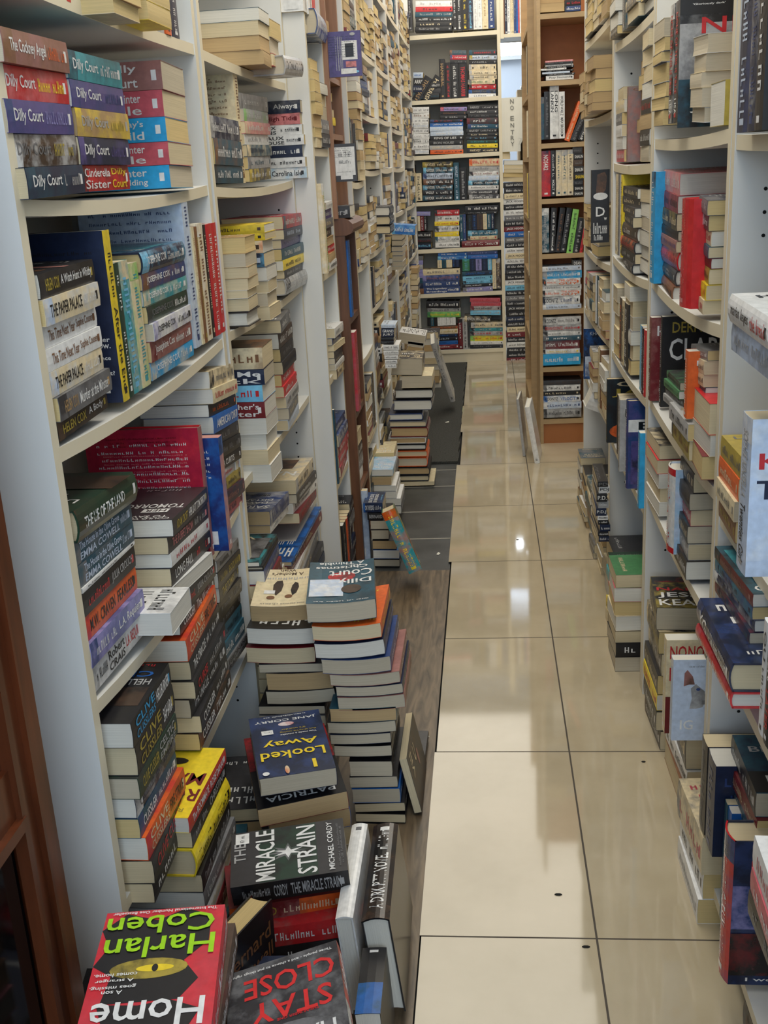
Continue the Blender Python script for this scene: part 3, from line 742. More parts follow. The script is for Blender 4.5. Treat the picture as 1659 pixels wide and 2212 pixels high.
for k, (X_, Y_) in enumerate(((1390, 1646), (1206, 1933), (1118, 1166), (1266, 2046), (1500, 1940))):
    d = CM.T @ np.array([(X_ - CX) / FPX, (Y_ - CY) / FPX, 1.0]); q = d * (-CAM_H / d[2])
    V = [(.0045 * math.cos(a) * (1.5 if k % 2 else 1), .003 * math.sin(a), zz) for zz in (0, .0012) for a in np.linspace(0, 5.2, 6)]
    o = link_mesh('floor_crumb', V, [tuple(range(6))[::-1], tuple(range(6, 12))] + [(i, (i + 1) % 6, 6 + (i + 1) % 6, 6 + i) for i in range(6)], [M['hole']])
    o.location = (q[0], q[1], 0.0003); tag(o, 'tiny dark crumb lying on the cream floor tiles', 'crumb', 'dark crumbs on the tiles')
# ================================================================ BOOKS
# ---- nearest left bookcase
N1 = 'nearest left bookcase'
P('A1', 'L', -.455, (925, 100), (1125, 200), (915, -150), 'pile above the curly-lettered books', '40 c F Qy;42 a F Qy', D=.14, sup=None, flat=True)
P('A1', 'L', -.46, (1135, 150), None, (1110, -150), 'second pile on the top left shelf', '45 y F Qy;40 c F Qy', D=.12, L=.12)
R('A1', 'L', -.5, (1270, 250), (1415, 310), (1265, -330), 'row beside the top left post', '2 Ec;3 of;1 s;4 nw')
R('A1', 'L', -.5, (515, 0), (690, 60), (510, -550), 'row at the near end of the top left shelf', '3 rw;4 bw;1 kw', D=.12)
P('A1', 'L', -.495, (180, 1558), (665, 1500), (8, 205), 'first curly-lettered pile', '23 nwT=Dilly Court|{E}~;24 few=Dilly Court|{x}~;24 vwB=Dilly Court|{V}~;24 rwp=Dilly Court|{y}~;24 mwd=The Cockney Angel|{o}~', L=.198)
P('A1', 'L', -.495, (672, 1495), (1045, 1470), (440, 350), 'second curly-lettered pile', '23 rwk=Cinderella/Sister|{y}Dilly/Court;24 nwv=Dilly Court|{v}~;24 aEy=Dilly Court|{x}~;23 vwB=Dilly Court|{B}~;24 twT=Dilly Court|~')
P('A1', 'L', -.49, (1345, 1462), (1522, 1462), (1268, 470), 'third curly-lettered pile', '23 hw=~|~|Winter/Wedding|__;23 Pw=~|~|The Winter/Belle|__;24 hw=~|~|Sunday\'s/Child|__;26 Pw=~|~|The Winter/Belle|__;28 mw=~|~|Dilly/Court|__', mode='H', D=.198)
P('A2', 'L', -.5, ('A3', 240, 515), ('A3', 605, 262), (258, 640), 'peach-spined pile, nearest left bookcase', '22 kxf=HELEN COX|{w}A Body;28 eaK=HELEN COX|{w}Murder at the Minster;28 ckZ=THE PAPER PALACE|{w}~;25 wd=This Time Next Year|Sophie Cousens;25 wd=This Time Next Year|Sophie Cousens;29 ckZ=THE PAPER PALACE|{w}~;27 kxK=HELEN COX|{w}A Witch Hunt in Whitby', D=.13,
  top=dict(front=[('#', .5, .5, 1, .1, 'm'), ('~8', .5, .25, .8, .16, 'd'), ('~12', .5, .8, .7, .1, 'E')]))
R('A2', 'L', -.5, (890, 1558), (1100, 1425), (757, 460), 'yellow-led row, second left shelf', '42 yk h1.0 L23=~|After the End;32 Gw h.9;70 tsc h.9 i0=~;60 ctl h.87', D=.16,
  first=dict(spine='y', col='n', back='n', hb=False, page='w', backtext=[('~10', .2, .6, .3, .02, 'w'), ('after', .88, .62, .14, .03, 'w'), ('now.', .88, .66, .14, .025, 'w'), ('~6', .3, .7, .4, .02, 'w'), ('since', .88, .73, .12, .022, 'w'), ('lost?', .9, .82, .12, .025, 'w')]))
P('A2', 'L', -.495, (1135, 1400), (1405, 1213), (1062, 470), 'blue-toned pile beside the tall red spine', '26 hwc=JOSEPHINE COX|~;30 mwR=Josephine Cox|~;25 wkV=JOSEPHINE COX|~;24 GeK=JOSEPHINE COX|{w}~;22 twc=JOSEPHINE COX|~;23 Bwd=JOSEPHINE COX|~;30 nws hb=JOSEPHINE COX|~', D=.13,
  top=dict(front=[('#', .5, .5, .8, .5, 't', 'n'), ('~8', .5, .25, .8, .14, 'w')]))
R('A2', 'L', -.5, (1418, 1170), (1622, 1068), (1385, 300), 'tall row against the first left post', '10 ZB L26;4 ca;4 dx;11 cdw h1.02;5 Ck;10 rw h1.0=~|~;8 rw=~'.replace('5 Ck', '5 kc'), D=.18)
PX('L', -.66, 1.21, 1.40, .942, 1.16, 'back row of the second left shelf', '30 K;30 e;30 d;30 f;30 k;32 ew=JOSEPHINE COX', D=.10)
PX('L', -.66, 1.42, 1.62, .935, 1.15, 'back row beside the dark one', '30 k;30 e;30 r;30 f;30 k;32 Rw=JOSEPHINE COX', D=.10)
PX('L', -.66, 1.64, 1.84, .935, 1.10, 'back row farther in', '30 k;30 E;30 T;30 f;30 w', D=.10)
# third shelf
P('A4', 'L', -.5, (262, 842), (622, 398), ('A3', 318, 1012), 'green-topped pile, nearest left bookcase', '33 wkE=~|Robert/CRAIS|{r}L.A. REQUIEM;3 rw;30 VwB=~|L.A. Requiem;31 okr=M.W. CRAVEN|FEARLESS;28 kr=~|{E}JULIA CROUCH;6 wk;27 TZe=The House in the Olive Grove/EMMA COWELL|~;27 TZe=The House in the Olive Grove/EMMA COWELL|~;38 Gw hb=THE LIE OF THE LAND|____', D=.135, L=None,
  top=dict(th=.36, art='f', amt=.3, front=[('~9', .75, .1, .4, .03, 'E'), ('LAND', .35, .22, .5, .09, 'w'), ('#', .45, .36, .3, .09, 'w'), ('OF', .45, .36, .22, .06, 'k'), ('#', .4, .7, .9, .35, 'f', 'k')]))
P('A4', 'L', -.485, (850, 425), (1118, 90), ('A3', 842, 1250), 'black-topped pile, nearest left bookcase', '27 kw x1=CUSSLER|The Wrecker;27 kr=~|{E}JULIA CROUCH;22 wT G x-3.5 Qw;27 kw=LONG FALL|{r}~;20 wP=~;25 Kp=THE PUPPET SHOW|{E}~;25 Kx=ADAM CROFT|{w}HER LAST TOMORROW', D=.14,
  top=dict(front=[('TO SAVE YOUR', .5, .1, .8, .05, 'w'), ('COULD YOU MURDER', .5, .04, .9, .045, 'w'), ('TOMORROW', .45, .4, .85, .12, 'w'), ('#', .3, .26, .3, .1, 'w'), ('HER', .3, .26, .24, .07, 'k'), ('~9', .5, .9, .8, .06, 'E')]))
P('A4', 'L', -.45, (830, 400), None, (810, 240), 'cream page ends jutting past the black-topped pile', '30 wkE G Qw', L=.10, D=.17, sup=.66)
P('A3', 'L', -.495, (1400, 1100), (1560, 945), (1160, 120), 'right-hand pile under the second left shelf', '22 PnB=~;26 nmR=~;22 xkf=CURRAN|~;18 Erw=~;22 kw=EMMA CURTIS;26 ke=~|~;24 Ke=~;30 bw=AMERICAN DIRT;22 ko=~;26 cr=~|~;30 cek=~', L=None, D=.13, top=dict(th=.4))
# fourth shelf
P('A5', 'L', -.47, (436, 598), None, ('A4', 558, 930), 'gold-lettered pile, lowest shelf, nearest left bookcase', '26 kw=~;30 kr=CLIVE CUSSLER;30 ocr=CLIVE/CUSSLERS|{k}FIRE STRIKE;25 TwB=CUSSLER|~;25 new=CUSSLER|~/OPTION;26 GxK=CLIVE CUSSLER|{E}CELTIC/EMPIRE;36 kx=CLIVE/CUSSLER|{w}SAHARA;30 kh=CLIVE/CUSSLERS|{w}HELLBURNER', L=.178, D=.112,
  top=dict(front=[('#', .5, .42, .9, .3, 'f', 'k'), ('CLIVE', .5, .8, .8, .1, 'b'), ('HELLBURNER', .5, .66, .85, .1, 'E'), ('~9', .5, .95, .7, .04, 'r')]))
P('A4', 'L', -.475, (1010, 1235), (1222, 765), (872, 505), 'orange-topped pile, lowest shelf, nearest left bookcase', '25 kwd=CUSSLER|~;25 kwK=CUSSLER|~;27 kw=THE ORACLE|~;25 kr=CURSE|{E}~;26 kw=THE ORACLE|~;30 ocr=CLIVE/CUSSLERS|{k}FIRE STRIKE', L=None, D=.112)
P('A4', 'L', -.495, (1188, 700), (1338, 485), ('A3', 1362, 1350), 'dark pile by the first left post', '22 eke=FERDINAND/RANSOM;30 Tw=~|~;26 Tk=~;24 ke=~;26 ke=~|~;26 kx=THE TOMBS;26 kx=~|SHOCK WAVE;20 ek=~', D=.112)
PX('L', -.515, 1.20, 1.40, 0, .09, 'floor pile inside the nearest left bookcase', '30 e;30 k;28 n', D=.13)
# below: piles in the bottom compartment, yellow books
P('A5', 'L', -.442, (672, 452), None, (584, 262), 'yellow pile below the lowest left shelf', '44 yk hb=~|~;26 kE=~|CHRISTINA;24 rw=The ROOMMATE|ROSIE DANAN', L=.198, D=.135, sup=0,
  top=dict(page='w', front=[('ROSIE DANAN', .5, .1, .8, .05, 'x'), ('ROOM', .4, .3, .75, .17, 'R'), ('MATE', .4, .52, .7, .17, 'R'), ('#', .75, .68, .1, .12, 'k'), ('O', .5, .78, .3, .1, 'k')], col='y', spine='r', amt=.08))
# ---- second left bookcase
P('A6', 'L', -.455, (602, 572), None, (512, 25), 'tan pile, top of second left bookcase', '45 a F Qt;45 a F Qt;44 c F Qc;40 T F', L=.11, D=.18)
P('A6', 'L', -.45, (712, 590), None, (650, 140), 'thinner pile beside the tan one', '28 r F Qc;36 k F Qg;40 c F Qy', L=.12, D=.17)
P('A6', 'L', -.43, (815, 668), (955, 690), (840, 510), 'grey curled book jutting over the second left top shelf', '30 Ek hb=~|~', D=.2)
R('A6', 'L', -.505, (440, 1640), (478, 1638), (395, 718), 'tall cream back cover second left bookcase', '30 cd L23', D=.155, first=dict(page='c', back='c', backtext=[('~16', .4, .1 + .04 * i, .6, .018, 'd') for i in range(8)]))
P('A6', 'L', -.5, (200, 1642), (440, 1640), (135, 1020), 'dark sticker pile by second left post', '40 TwK=~|~;58 Twd=~|~;48 nwE=~|~', D=.15, jit=.5)
P('A6', 'L', -.5, (492, 1632), (705, 1600), (415, 820), 'silver pile second left bookcase', '26 Kwy=~|~;26 ETe=~;24 Tnc=~;22 wE=~;25 pwc=~;25 Ewl=~;32 Ewe=~', D=.12)
P('A6', 'L', -.465, (1000, 1592), None, (905, 875), 'white pile second left bookcase', '24 wks=~|Carolina Isle;22 wk=DEVERAUX|~;26 nw=FOREVER|~;22 wk=DEVERAUX/FIRST HOUSE|~;22 wk=DEVERAUX/PASSIONS|~;24 pRk=~|High Tide;27 nwe=~|Always', mode='H', L=.11, D=.178)
P('B1', 'L', -.465, (520, 1182), None, (432, 385), 'cream pile by second left post', '32 kw F Qw hb;28 K F Qc;18 w F Qc;24 c F Qc;24 a F Qc;28 c F Qg;34 a F Qy', L=.10, D=.17)
P('B1', 'L', -.465, (690, 1125), None, (738, 235), 'tall central pile second left bookcase', '34 c G Qc;33 c G Qg;30 w G Qc;34 e G Qw;34 nZs H=~;30 cfo H=~|ROMAND;18 ykf H;20 yfx H', mode='G', L=.115, D=.18)
P('B1', 'L', -.49, (815, 905), (1048, 770), (740, 200), 'right pile with yellow spine, second left bookcase', '40 Ewk hb=~|~;20 kE=~|~;25 yk=~|~;28 Tw=~|~;22 vV=~;24 nZ=~;32 rwT=~|~', D=.15)
P('B2', 'L', -.462, (645, 1050), None, ('B1', 590, 1370), 'picture-spined pile second left bookcase', '38 w G Qw;31 c G Qc;34 w G Qw;34 w G Qw;34 Rw H=~|Teacher\'s/Letter;34 sr H=~;32 nw H=With Me/Back;44 odc H=~', mode='G', L=.115, D=.178,
  top=dict(col='f', spine='c', art='d'))
P('B2', 'L', -.485, (792, 572), (905, 400), ('B1', 842, 1060), 'red and white pile second left bookcase', '26 Zw=~;28 ec=~;28 Ee=~|~;26 rw=~;28 rw=~;30 kn;30 ke=~;36 fwk=~|~;30 ewK=~', L=None, D=.13)
P('B2', 'L', -.49, (640, 1540), (812, 1392), (622, 1330), 'purple pile second left bookcase', '24 wE Qt=~;40 EBw Qt', D=.12, top=dict(col='B', art='E', front=[('SARA D', .5, .22, .8, .14, 'w'), ('DAWN', .5, .42, .6, .1, 'w'), ('DISTANT', .5, .56, .7, .09, 'w'), ('~5', .5, .8, .4, .1, 'k')]))
P('B2', 'L', -.485, (908, 1445), (1070, 1190), (884, 1030), 'maroon-based pile second left bookcase', '28 Rr=~;26 wk=ROOM|~;24 Kw=~;36 cfE=~', D=.13, top=dict(front=[('NAN', .5, .3, .8, .16, 'w'), ('#', .6, .7, .7, .4, 'f', 'd')]))
P('B2', 'L', -.47, (555, 1900), (708, 1640), (540, 1830), 'brown-edged pile under the purple one', '30 kf hb;30 kf=~', D=.13, sup=0, top=dict(art='t', front=[('#', .5, .5, .9, .7, 'e', 'k'), ('ANNA', .5, .1, .6, .08, 'x'), ('W', .5, .85, .4, .1, 'c')]))
P('B2', 'L', -.485, (820, 1860), (1120, 1640), (880, 1690), 'blue-spined pile under the lowest shelf', '26 bwn=The Wrong Sister|~', D=.13, sup=0)
PX('L', -.52, 2.10, 2.29, 0, .13, 'floor pile at second left post', '30 k;26 K;34 e', D=.13)
PX('L', -.5, 2.31, 2.50, 0, .2, 'floor pile behind the cream columns', '30 k;26 T;34 e;30 n;30 f', D=.13)
# ---- narrow third left bookcase
P('B4', 'L', -.425, (235, 400), (445, 440), (250, 120), 'blue rounded book on narrow left bookcase', '30 BEw hb=~|~', D=.16, sup=1.60, flat=True)
R('B4', 'L', -.44, (100, 128), (245, 125), (98, -300), 'row above the blue rounded book', '20 wE;22 wE;24 rw', D=.12)
P('B4', 'L', -.437, (262, 1760), None, (195, 690), 'cream column in narrow left bookcase', '24 c F Qc;24 c F Qy;30 a F Qt;30 c F Qy;22 c F Qy;28 c F Qy;22 c F Qy;26 c F Qy', L=.115, D=.17)
PX('L', -.44, 3.125, 3.27, 1.30, 1.47, 'far column in narrow left bookcase', '30 k;30 e;30 c F;24 w F;24 K F', D=.12)
P('B5', 'L', -.442, (375, 960), (445, 905), (335, 190), 'purple-topped pile in narrow left bookcase', '24 wk=~;24 aw F;22 rw;24 a F;26 kc=~;26 ec=~;28 vw=~;20 wE', L=None, D=.12)
P('B6', 'L', -.437, (120, 355), (250, 200), ('B5', 430, 1590), 'grey sketch pile in narrow left bookcase', '34 ckf=~;20 wE;22 Kc=~;24 Ke=~;22 c F;24 Bw=~;34 wE=~', D=.12)
P('B6', 'L', -.442, (158, 1290), (262, 1060), (140, 770), 'rose and blue pile in narrow left bookcase', '26 PwR=~;28 Pwr=~;22 PwR=~;30 BwE=~|~;24 Bwk=~', D=.13)
# ---- dresser contents
RX('L', -.412, 3.345, 3.40, .802, 1.035, 'deep blue folder in the brown dresser', '30 bn L23', D=.16)
RX('L', -.43, 3.41, 3.52, .802, .98, 'row behind the blue folder', '20 kw;24 e;20 k', D=.12)
RX('L', -.412, 3.35, 3.42, .503, .765, 'tall rose folder in the brown dresser', '30 PRr L25', D=.16)
RX('L', -.43, 3.43, 3.53, .503, .70, 'row behind the rose folder', '20 kw;24 e;20 w', D=.12)
PX('L', -.43, 3.335, 3.52, .247, .42, 'lower dresser shelf', '20 w;24 e;20 k;24 c F', D=.12)
PX('L', -.395, 3.33, 3.44, 1.10, 1.135, 'dark book with pale letters on the dresser ledge', '30 KE=~|ders', mode='H', D=.17)
PX('L', -.45, 3.345, 3.48, 1.344, 1.46, 'piles low in the upper dresser', '24 f;24 y;24 d F;24 K;24 c F', D=.12)
PX('L', -.45, 3.345, 3.48, 1.504, 1.66, 'piles high in the upper dresser', '30 r=~;24 e F;24 c F;24 K F;24 a', D=.12)
RX('L', -.44, 3.32, 3.52, 1.853, 2.05, 'row at the top of the upper dresser', '26 dr=~;24 o;30 h;24 c', D=.12)
PX('L', -.45, 3.345, 3.45, 1.14, 1.26, 'piles just above the dresser ledge', '24 f;24 e;24 w F', D=.10)
# ---- farther left bookcases
PALC = 'cawcKekTRBwfewkKdn'
for bi, ((a, b), sh) in enumerate(zip(LB, LSH)):
    ss = sorted(sh)
    nm = ['bookcase just past the dresser', 'second bookcase past the dresser', 'third bookcase past the dresser', 'fourth bookcase past the dresser', 'last left bookcase'][bi]
    for k, z in enumerate([0] + ss if ss[0] > .2 else ss):
        top = ([0] + ss + [2.3])[k + 1] if ss[0] > .2 else (ss + [2.3])[k + 1]
        lv = ['floor level', 'first shelf', 'second shelf', 'third shelf', 'fourth shelf', 'fifth shelf', 'sixth shelf', 'seventh shelf', 'top shelf'][k]
        if z > 1.9: top = z + .24
        if bi == 0 and .6 < z < .63: continue
        AUTO('L', -.420, a + .025, b - .025, z, top - .03, '%s, %s' % (lv, nm), PALC, 'FSGFSHH', (.12, .19), .9, seed=bi * 10 + k, pg='ccytwyt')
Q('B5', 4.35, 'G', .19, 'white pile jutting past the far dresser side', '790,240,1035,245,795,345 kw hb Qw;790,350,1040,345,795,450 kw hb Qc;795,455,1045,460,800,548 kw hb Qc')
Q('B5', 4.7, 'S', .19, 'thick blue spine on the far left', '1062,435,1325,470,1065,545 bws=~|~')
Q('B5', 4.9, 'H', .19, 'white spines under the thick blue one', '1068,555,1180,560,1068,615 kw=~;1068,618,1185,620,1068,680 kr=~;1068,690,1190,690,1068,740 wm=~;1068,745,1190,745,1068,790 ZE=~;1068,795,1190,795,1068,850 wm=~;1070,852,1195,855,1070,905 wE=~;1070,908,1195,908,1070,950 wm=~')
Q('B5', 4.05, 'S', .18, 'navy-topped pile on the far left', '948,1560,1110,1565,948,1598 ZE;945,1605,1090,1610,945,1700 nw=GRAND/JURY;945,1705,1090,1705,945,1745 kn=~;945,1748,1092,1748,945,1780 ke=~;970,1785,1150,1790,970,1845 wk=~|~;975,1850,1145,1850,975,1900 we=~;985,1905,1140,1905,985,1950 we=~;990,1955,1130,1955,990,2000 wk=~;995,2005,1120,2005,995,2050 we=~')
# ---- leaning books on the left floor
FIT([-0.3306, 3.0954, 0.2408], [[0.3752, -0.1386, -0.9165], [-0.0928, 0.9782, -0.1859], [0.9223, 0.1548, 0.3541]], 'teal hardback leaning on the floor piles beside the slate tiles', L=.205, W=.13, T=.042, col='g', spine='t', tc='y', art='o', text='~|~', hb=True, page='c',
    front=[('~8', .45, .16, .6, .12, 'y'), ('~6', .45, .3, .5, .1, 'y'), ('~7', .5, .6, .7, .12, 'r'), ('~7', .5, .76, .6, .12, 'r'), ('O', .5, .93, .2, .06, 'w')])
FIT([-0.285, 5.4407, 0.3798], [[0.2628, 0.233, -0.9363], [-0.0557, 0.9725, 0.2263], [0.9632, -0.0073, 0.2686]], 'slim pale grey hardback leaning against the far floor pile', L=.34, W=.15, T=.024, col='E', tc='e', text='~|~', hb=True, page='w', autofront=True)
Q('B6', 4.2, 'G', .2, 'tall grey pile beside the carpet runner',
  '632,150,930,160,628,310 Kw Qg;735,320,1030,318,745,435 c Qg;670,450,1032,450,662,535 kw hb Qw;655,550,1020,550,660,650 nw hb Qw;618,683,935,680,618,745 Bw hb Qw;618,755,970,752,620,808 ew hb Qc;630,812,982,814,632,903 Rw hb Qt;622,910,965,908,620,968 ww hb Qt;622,976,968,976,622,1025 kw hb Qw;635,1038,980,1036,640,1095 oc hb Qc;642,1102,978,1100,665,1188 ok hb Qg;670,1196,1000,1196,672,1265 kK hb Qt;690,1272,996,1270,690,1325 kK hb Qc;712,1335,1052,1326,712,1372 c Qc',
  top=dict(art='c', front=[('~7', .5, .3, .8, .2, 'c'), ('~5', .5, .6, .6, .16, 'w')]))
Q('B6', 3.72, 'G', .19, 'white pile before the tall grey one', '432,1215,655,1215,432,1275 Zw Qw;440,1283,640,1283,440,1362 c Qt;440,1368,685,1368,445,1420 w Qw;445,1425,690,1425,450,1490 w Qw;450,1495,730,1490,450,1560 w Qw;455,1565,735,1560,455,1640 e Qw', top=dict(art='s'))
Q('B6', 3.28, 'G', .19, 'navy-topped pile beside the teal leaning book', '372,1533,558,1530,374,1625 nwb S=ON THE EDGE|~;412,1630,560,1630,415,1695 kE S=BERNARD;440,1700,612,1700,445,1785 k Qg;445,1790,615,1790,450,1880 K Qg;460,1890,690,1895,465,1975 k Qt;465,1980,715,1985,468,2065 b Qw;470,2072,720,2076,472,2140 k Qg',
  top=dict(front=[('ON THE EDGE', .42, .35, .75, .2, 'w'), ('OF INNOCENCE', .42, .6, .75, .18, 'w'), ('~6', .5, .88, .5, .06, 's')], amt=.3))
RX('L', -.40, 3.34, 3.372, 0, .24, 'pale standing book before the dresser foot', '20 Zw', D=.14)
RX('L', -.405, 3.38, 3.43, 0, .22, 'dark standing books before the dresser foot', '20 Rk;20 kw', D=.14)
Q('B5', 5.15, 'G', .19, 'white-lettered pile at the far end of the carpet', '1130,1640,1430,1720,1135,1760 wk Qg;1240,1745,1420,1790,1240,1800 w Qg;1245,1800,1410,1840,1245,1860 a Qt;1245,1860,1400,1870,1245,1925 k Qg;1240,1930,1400,1935,1240,2000 c Qc;1235,2005,1400,2005,1235,2074 K Qg', top=dict(front=[('~6', .5, .25, .9, .2, 'k'), ('~7', .5, .5, .9, .2, 'k'), ('~7', .5, .75, .9, .16, 'k')]))
Q('B5', 6.2, 'G', .18, 'far floor column beside the back bookcase', '1265,930,1360,930,1265,990 a Qt;1265,995,1350,995,1265,1060 c Qc;1270,1065,1360,1065,1270,1120 c Qc;1270,1125,1365,1125,1270,1180 k Qg;1270,1185,1355,1185,1270,1240 a Qt;1275,1245,1355,1245,1275,1320 c Qc;1275,1325,1360,1325,1275,1385 a Qt;1275,1390,1350,1390,1275,1440 w Qw;1275,1445,1345,1445,1275,1500 c Qc;1275,1505,1340,1505,1275,1590 c Qc;1275,1595,1340,1595,1275,1680 e Qg')
PX('B', 6.2, -.40, -.28, 0, .33, 'base of the far floor column', '30 c G;30 a G;30 k G;30 c G;30 w G;30 c G;30 a G;30 c G;30 K G', D=.18)
PX('L', -.36, 3.9, 4.08, 0, .22, 'dark jacketed pile behind the white one', '30 k hb;30 K hb;30 k hb;30 e hb;24 w;24 c', D=.13)
# ---- cream columns in front of the second left bookcase
PX('B', 1.905, -.472, -.345, 0, .153, 'base of the left cream column', '30 k G;30 e G;30 a G;30 n G;30 c G', D=.18)
Q('B3', 1.90, 'G', .185, 'left cream column before the second left bookcase',
  '115,640,655,640,130,765 kw Qw t3;110,790,645,790,135,912 Rk Qc t3;210,920,710,905,220,988 Kw Qg;270,992,785,962,290,1130 ka Qt t3;270,1135,805,1095,300,1238 kE Qg t3;210,1245,725,1240,215,1310 kn Qg;215,1318,730,1315,218,1400 ek Qg;220,1405,730,1400,222,1500 Kw Qc')
FIT([-0.3663, 1.9422, 0.3886], [[-0.0823, 0.9949, 0.0587], [-0.9961, -0.084, 0.0267], [0.0315, -0.0563, 0.9979]], 'cream paperback with two figures on its cover, topping the left column', L=.178, W=.111, T=.036, col='c', tc='f', text='~|~', page='t', amt=.15, bend=.003,
    front=[('A Mother\'s', .45, .86, .6, .09, 'f'), ('Wish', .45, .96, .3, .06, 'f'), ('~9', .5, .73, .9, .07, 'E'), ([(.1, .1), (.3, .0), (.45, .25), (.5, .6), (.35, 1), (.12, .8), (.02, .4)], .34, .45, .3, .36, 'k', 'f'), ([(.1, .0), (.4, .05), (.55, .3), (.5, .8), (.3, 1), (.05, .7), (.0, .3)], .66, .48, .34, .4, 'f', 'k'), ('O', .36, .25, .14, .09, 'd'), ('O', .68, .22, .15, .09, 'd'), ('#', .72, .36, .2, .09, 'w'), ('~20', .45, .06, .8, .03, 'e')])
Q('B3', 1.84, 'G', .195, 'tall grey-edged column beside the brown vinyl',
  '630,632,1165,592,662,745 oy Qc t5;650,768,1192,712,703,885 nV Qw t5;703,890,1240,850,768,1005 Bw Qg t5;768,1010,1312,965,818,1098 mw Qg t5;815,1102,1335,1058,835,1178 nE Qg t4;830,1183,1350,1138,848,1288 me Qg t3;765,1268,1282,1243,800,1375 Tt Qt t2;748,1378,1278,1350,782,1465 kw Qg t3;770,1470,1240,1445,790,1548 nw Qg t2;800,1555,1245,1550,810,1640 ke Qg t2')
Q('D2', 1.84, 'G', .195, 'base of the tall grey-edged column', '1065,395,1360,392,1070,502 kE Qg;1070,505,1398,492,1085,582 kE Qg;1085,586,1415,577,1100,685 bw Qg;1105,690,1450,672,1110,750 kw Qc;1110,755,1452,765,1120,815 kE Qc;1115,818,1455,850,1140,870 kE Qc')
FIT([-0.2177, 1.8472, 0.434], [[-0.1063, 0.9935, 0.0405], [-0.9943, -0.1058, -0.0152], [-0.0108, -0.0419, 0.9991]], 'teal and red Christmas novel topping the tall grey-edged column', L=.198, W=.129, T=.039, col='T', art='k', tc='w', text='~|~', page='g', amt=.5, bend=.004,
    front=[('#', .72, .35, .5, .4, 'Z', 'w'), ('O', .5, .62, .42, .22, 'r', 'k'), ('A Thimble', .5, .95, .7, .07, 'w'), ('for', .3, .88, .2, .04, 'w'), ('Christmas', .5, .84, .8, .07, 'w'), ('Dilly', .3, .5, .5, .14, 'w'), ('Court', .36, .68, .66, .16, 'w'), ('O', .35, .3, .3, .2, 'f', 'k'), ('~22', .5, .03, .8, .025, 'w')])
PX('L', -.155, 2.00, 2.17, 0, .02, 'grey book lying half out on the brown vinyl', '20 KE=~|~', D=.1)
FIT([-.168, 1.87, .0], [(0, 1, 0), (-.2, 0, .98), (.98, 0, .2)], 'dark paperback with cream script propped against the tall column', L=.19, W=.125, T=.016, col='K', art='f', tc='c', text='~|~', page='c', front=[('Vill', .7, .2, .4, .12, 'c'), ('C', .7, .45, .3, .12, 'c'), ('O', .5, .6, .3, .1, 'm')])
# ---- hero floor pile
FIT([-0.2694, 1.575, 0.2493], [[-0.2871, 0.9569, 0.0427], [-0.9578, -0.2875, 0.0034], [0.0155, -0.0399, 0.9991]], 'dark blue thriller with yellow title, topping the pile in mid-foreground', L=.198, W=.129, T=.034, col='n', art='B', tc='y', text='~|~', page='g', amt=.6,
    front=[('JANE CORRY', .5, .9, .86, .05, 'w'), ('~20', .5, .965, .6, .02, 'w'), ('O', .5, .82, .22, .07, 'r', 'w'), ('But they\'re saying', .36, .68, .5, .028, 'x'), ('it\'s murder', .42, .72, .34, .028, 'x'), ('You made a mistake', .36, .635, .5, .022, 'w'), ('I', .25, .12, .05, .13, 'y'), ('Looked', .5, .31, .86, .13, 'y'), ('Away', .5, .5, .74, .13, 'y'), ('#', .78, .7, .16, .07, 'w'), ('~6', .78, .7, .11, .03, 'e'), ('O', .9, .05, .09, .055, 'w'), ('O', .62, .07, .06, .12, 'c', 'o')][::1])
FIT([-0.2542, 1.5882, 0.1952], [[-0.3018, 0.9529, 0.0292], [-0.9526, -0.3002, -0.0491], [-0.038, -0.0426, 0.9984]], 'black book with red spine and white capitals, under the dark blue thriller', L=.234, W=.153, T=.035, col='k', spine='R', back='R', tc='w', text='~|~', page='t',
    front=[('PATRICIA', .5, .09, .78, .07, 'w'), ('CORNWELL', .5, .2, .8, .07, 'w'), ('#', .5, .75, 1, .5, 'R', 'r')])
rr = random.Random(5); zt = .188
spec = [('b', 't', 'blue paperback with tan page ends, third in the mid-foreground pile'), ('w', 'c', 'white book, fourth in the mid-foreground pile'), ('K', 'g', 'charcoal book, fifth in the mid-foreground pile'), ('k', 'g', 'black book, sixth in the mid-foreground pile'),
        ('R', 'c', 'maroon book, lowest in the mid-foreground pile')]
for c_, pg_, lb in spec:
    T_ = .0375; zt -= T_; ax = (-.30 + rr.uniform(-.04, .04), .954, 0); n_ = math.hypot(*ax[:2]); ax = (ax[0] / n_, ax[1] / n_, 0); ay = (-ax[1], ax[0], 0)
    FIT([-.258 + rr.uniform(-.012, .008), 1.594 + rr.uniform(-.006, .012), max(0, zt)], [ax, ay, (0, 0, 1)], lb, L=.215, W=.14, T=T_ * .98, col=c_, tc='w', text='~|~', page=pg_)
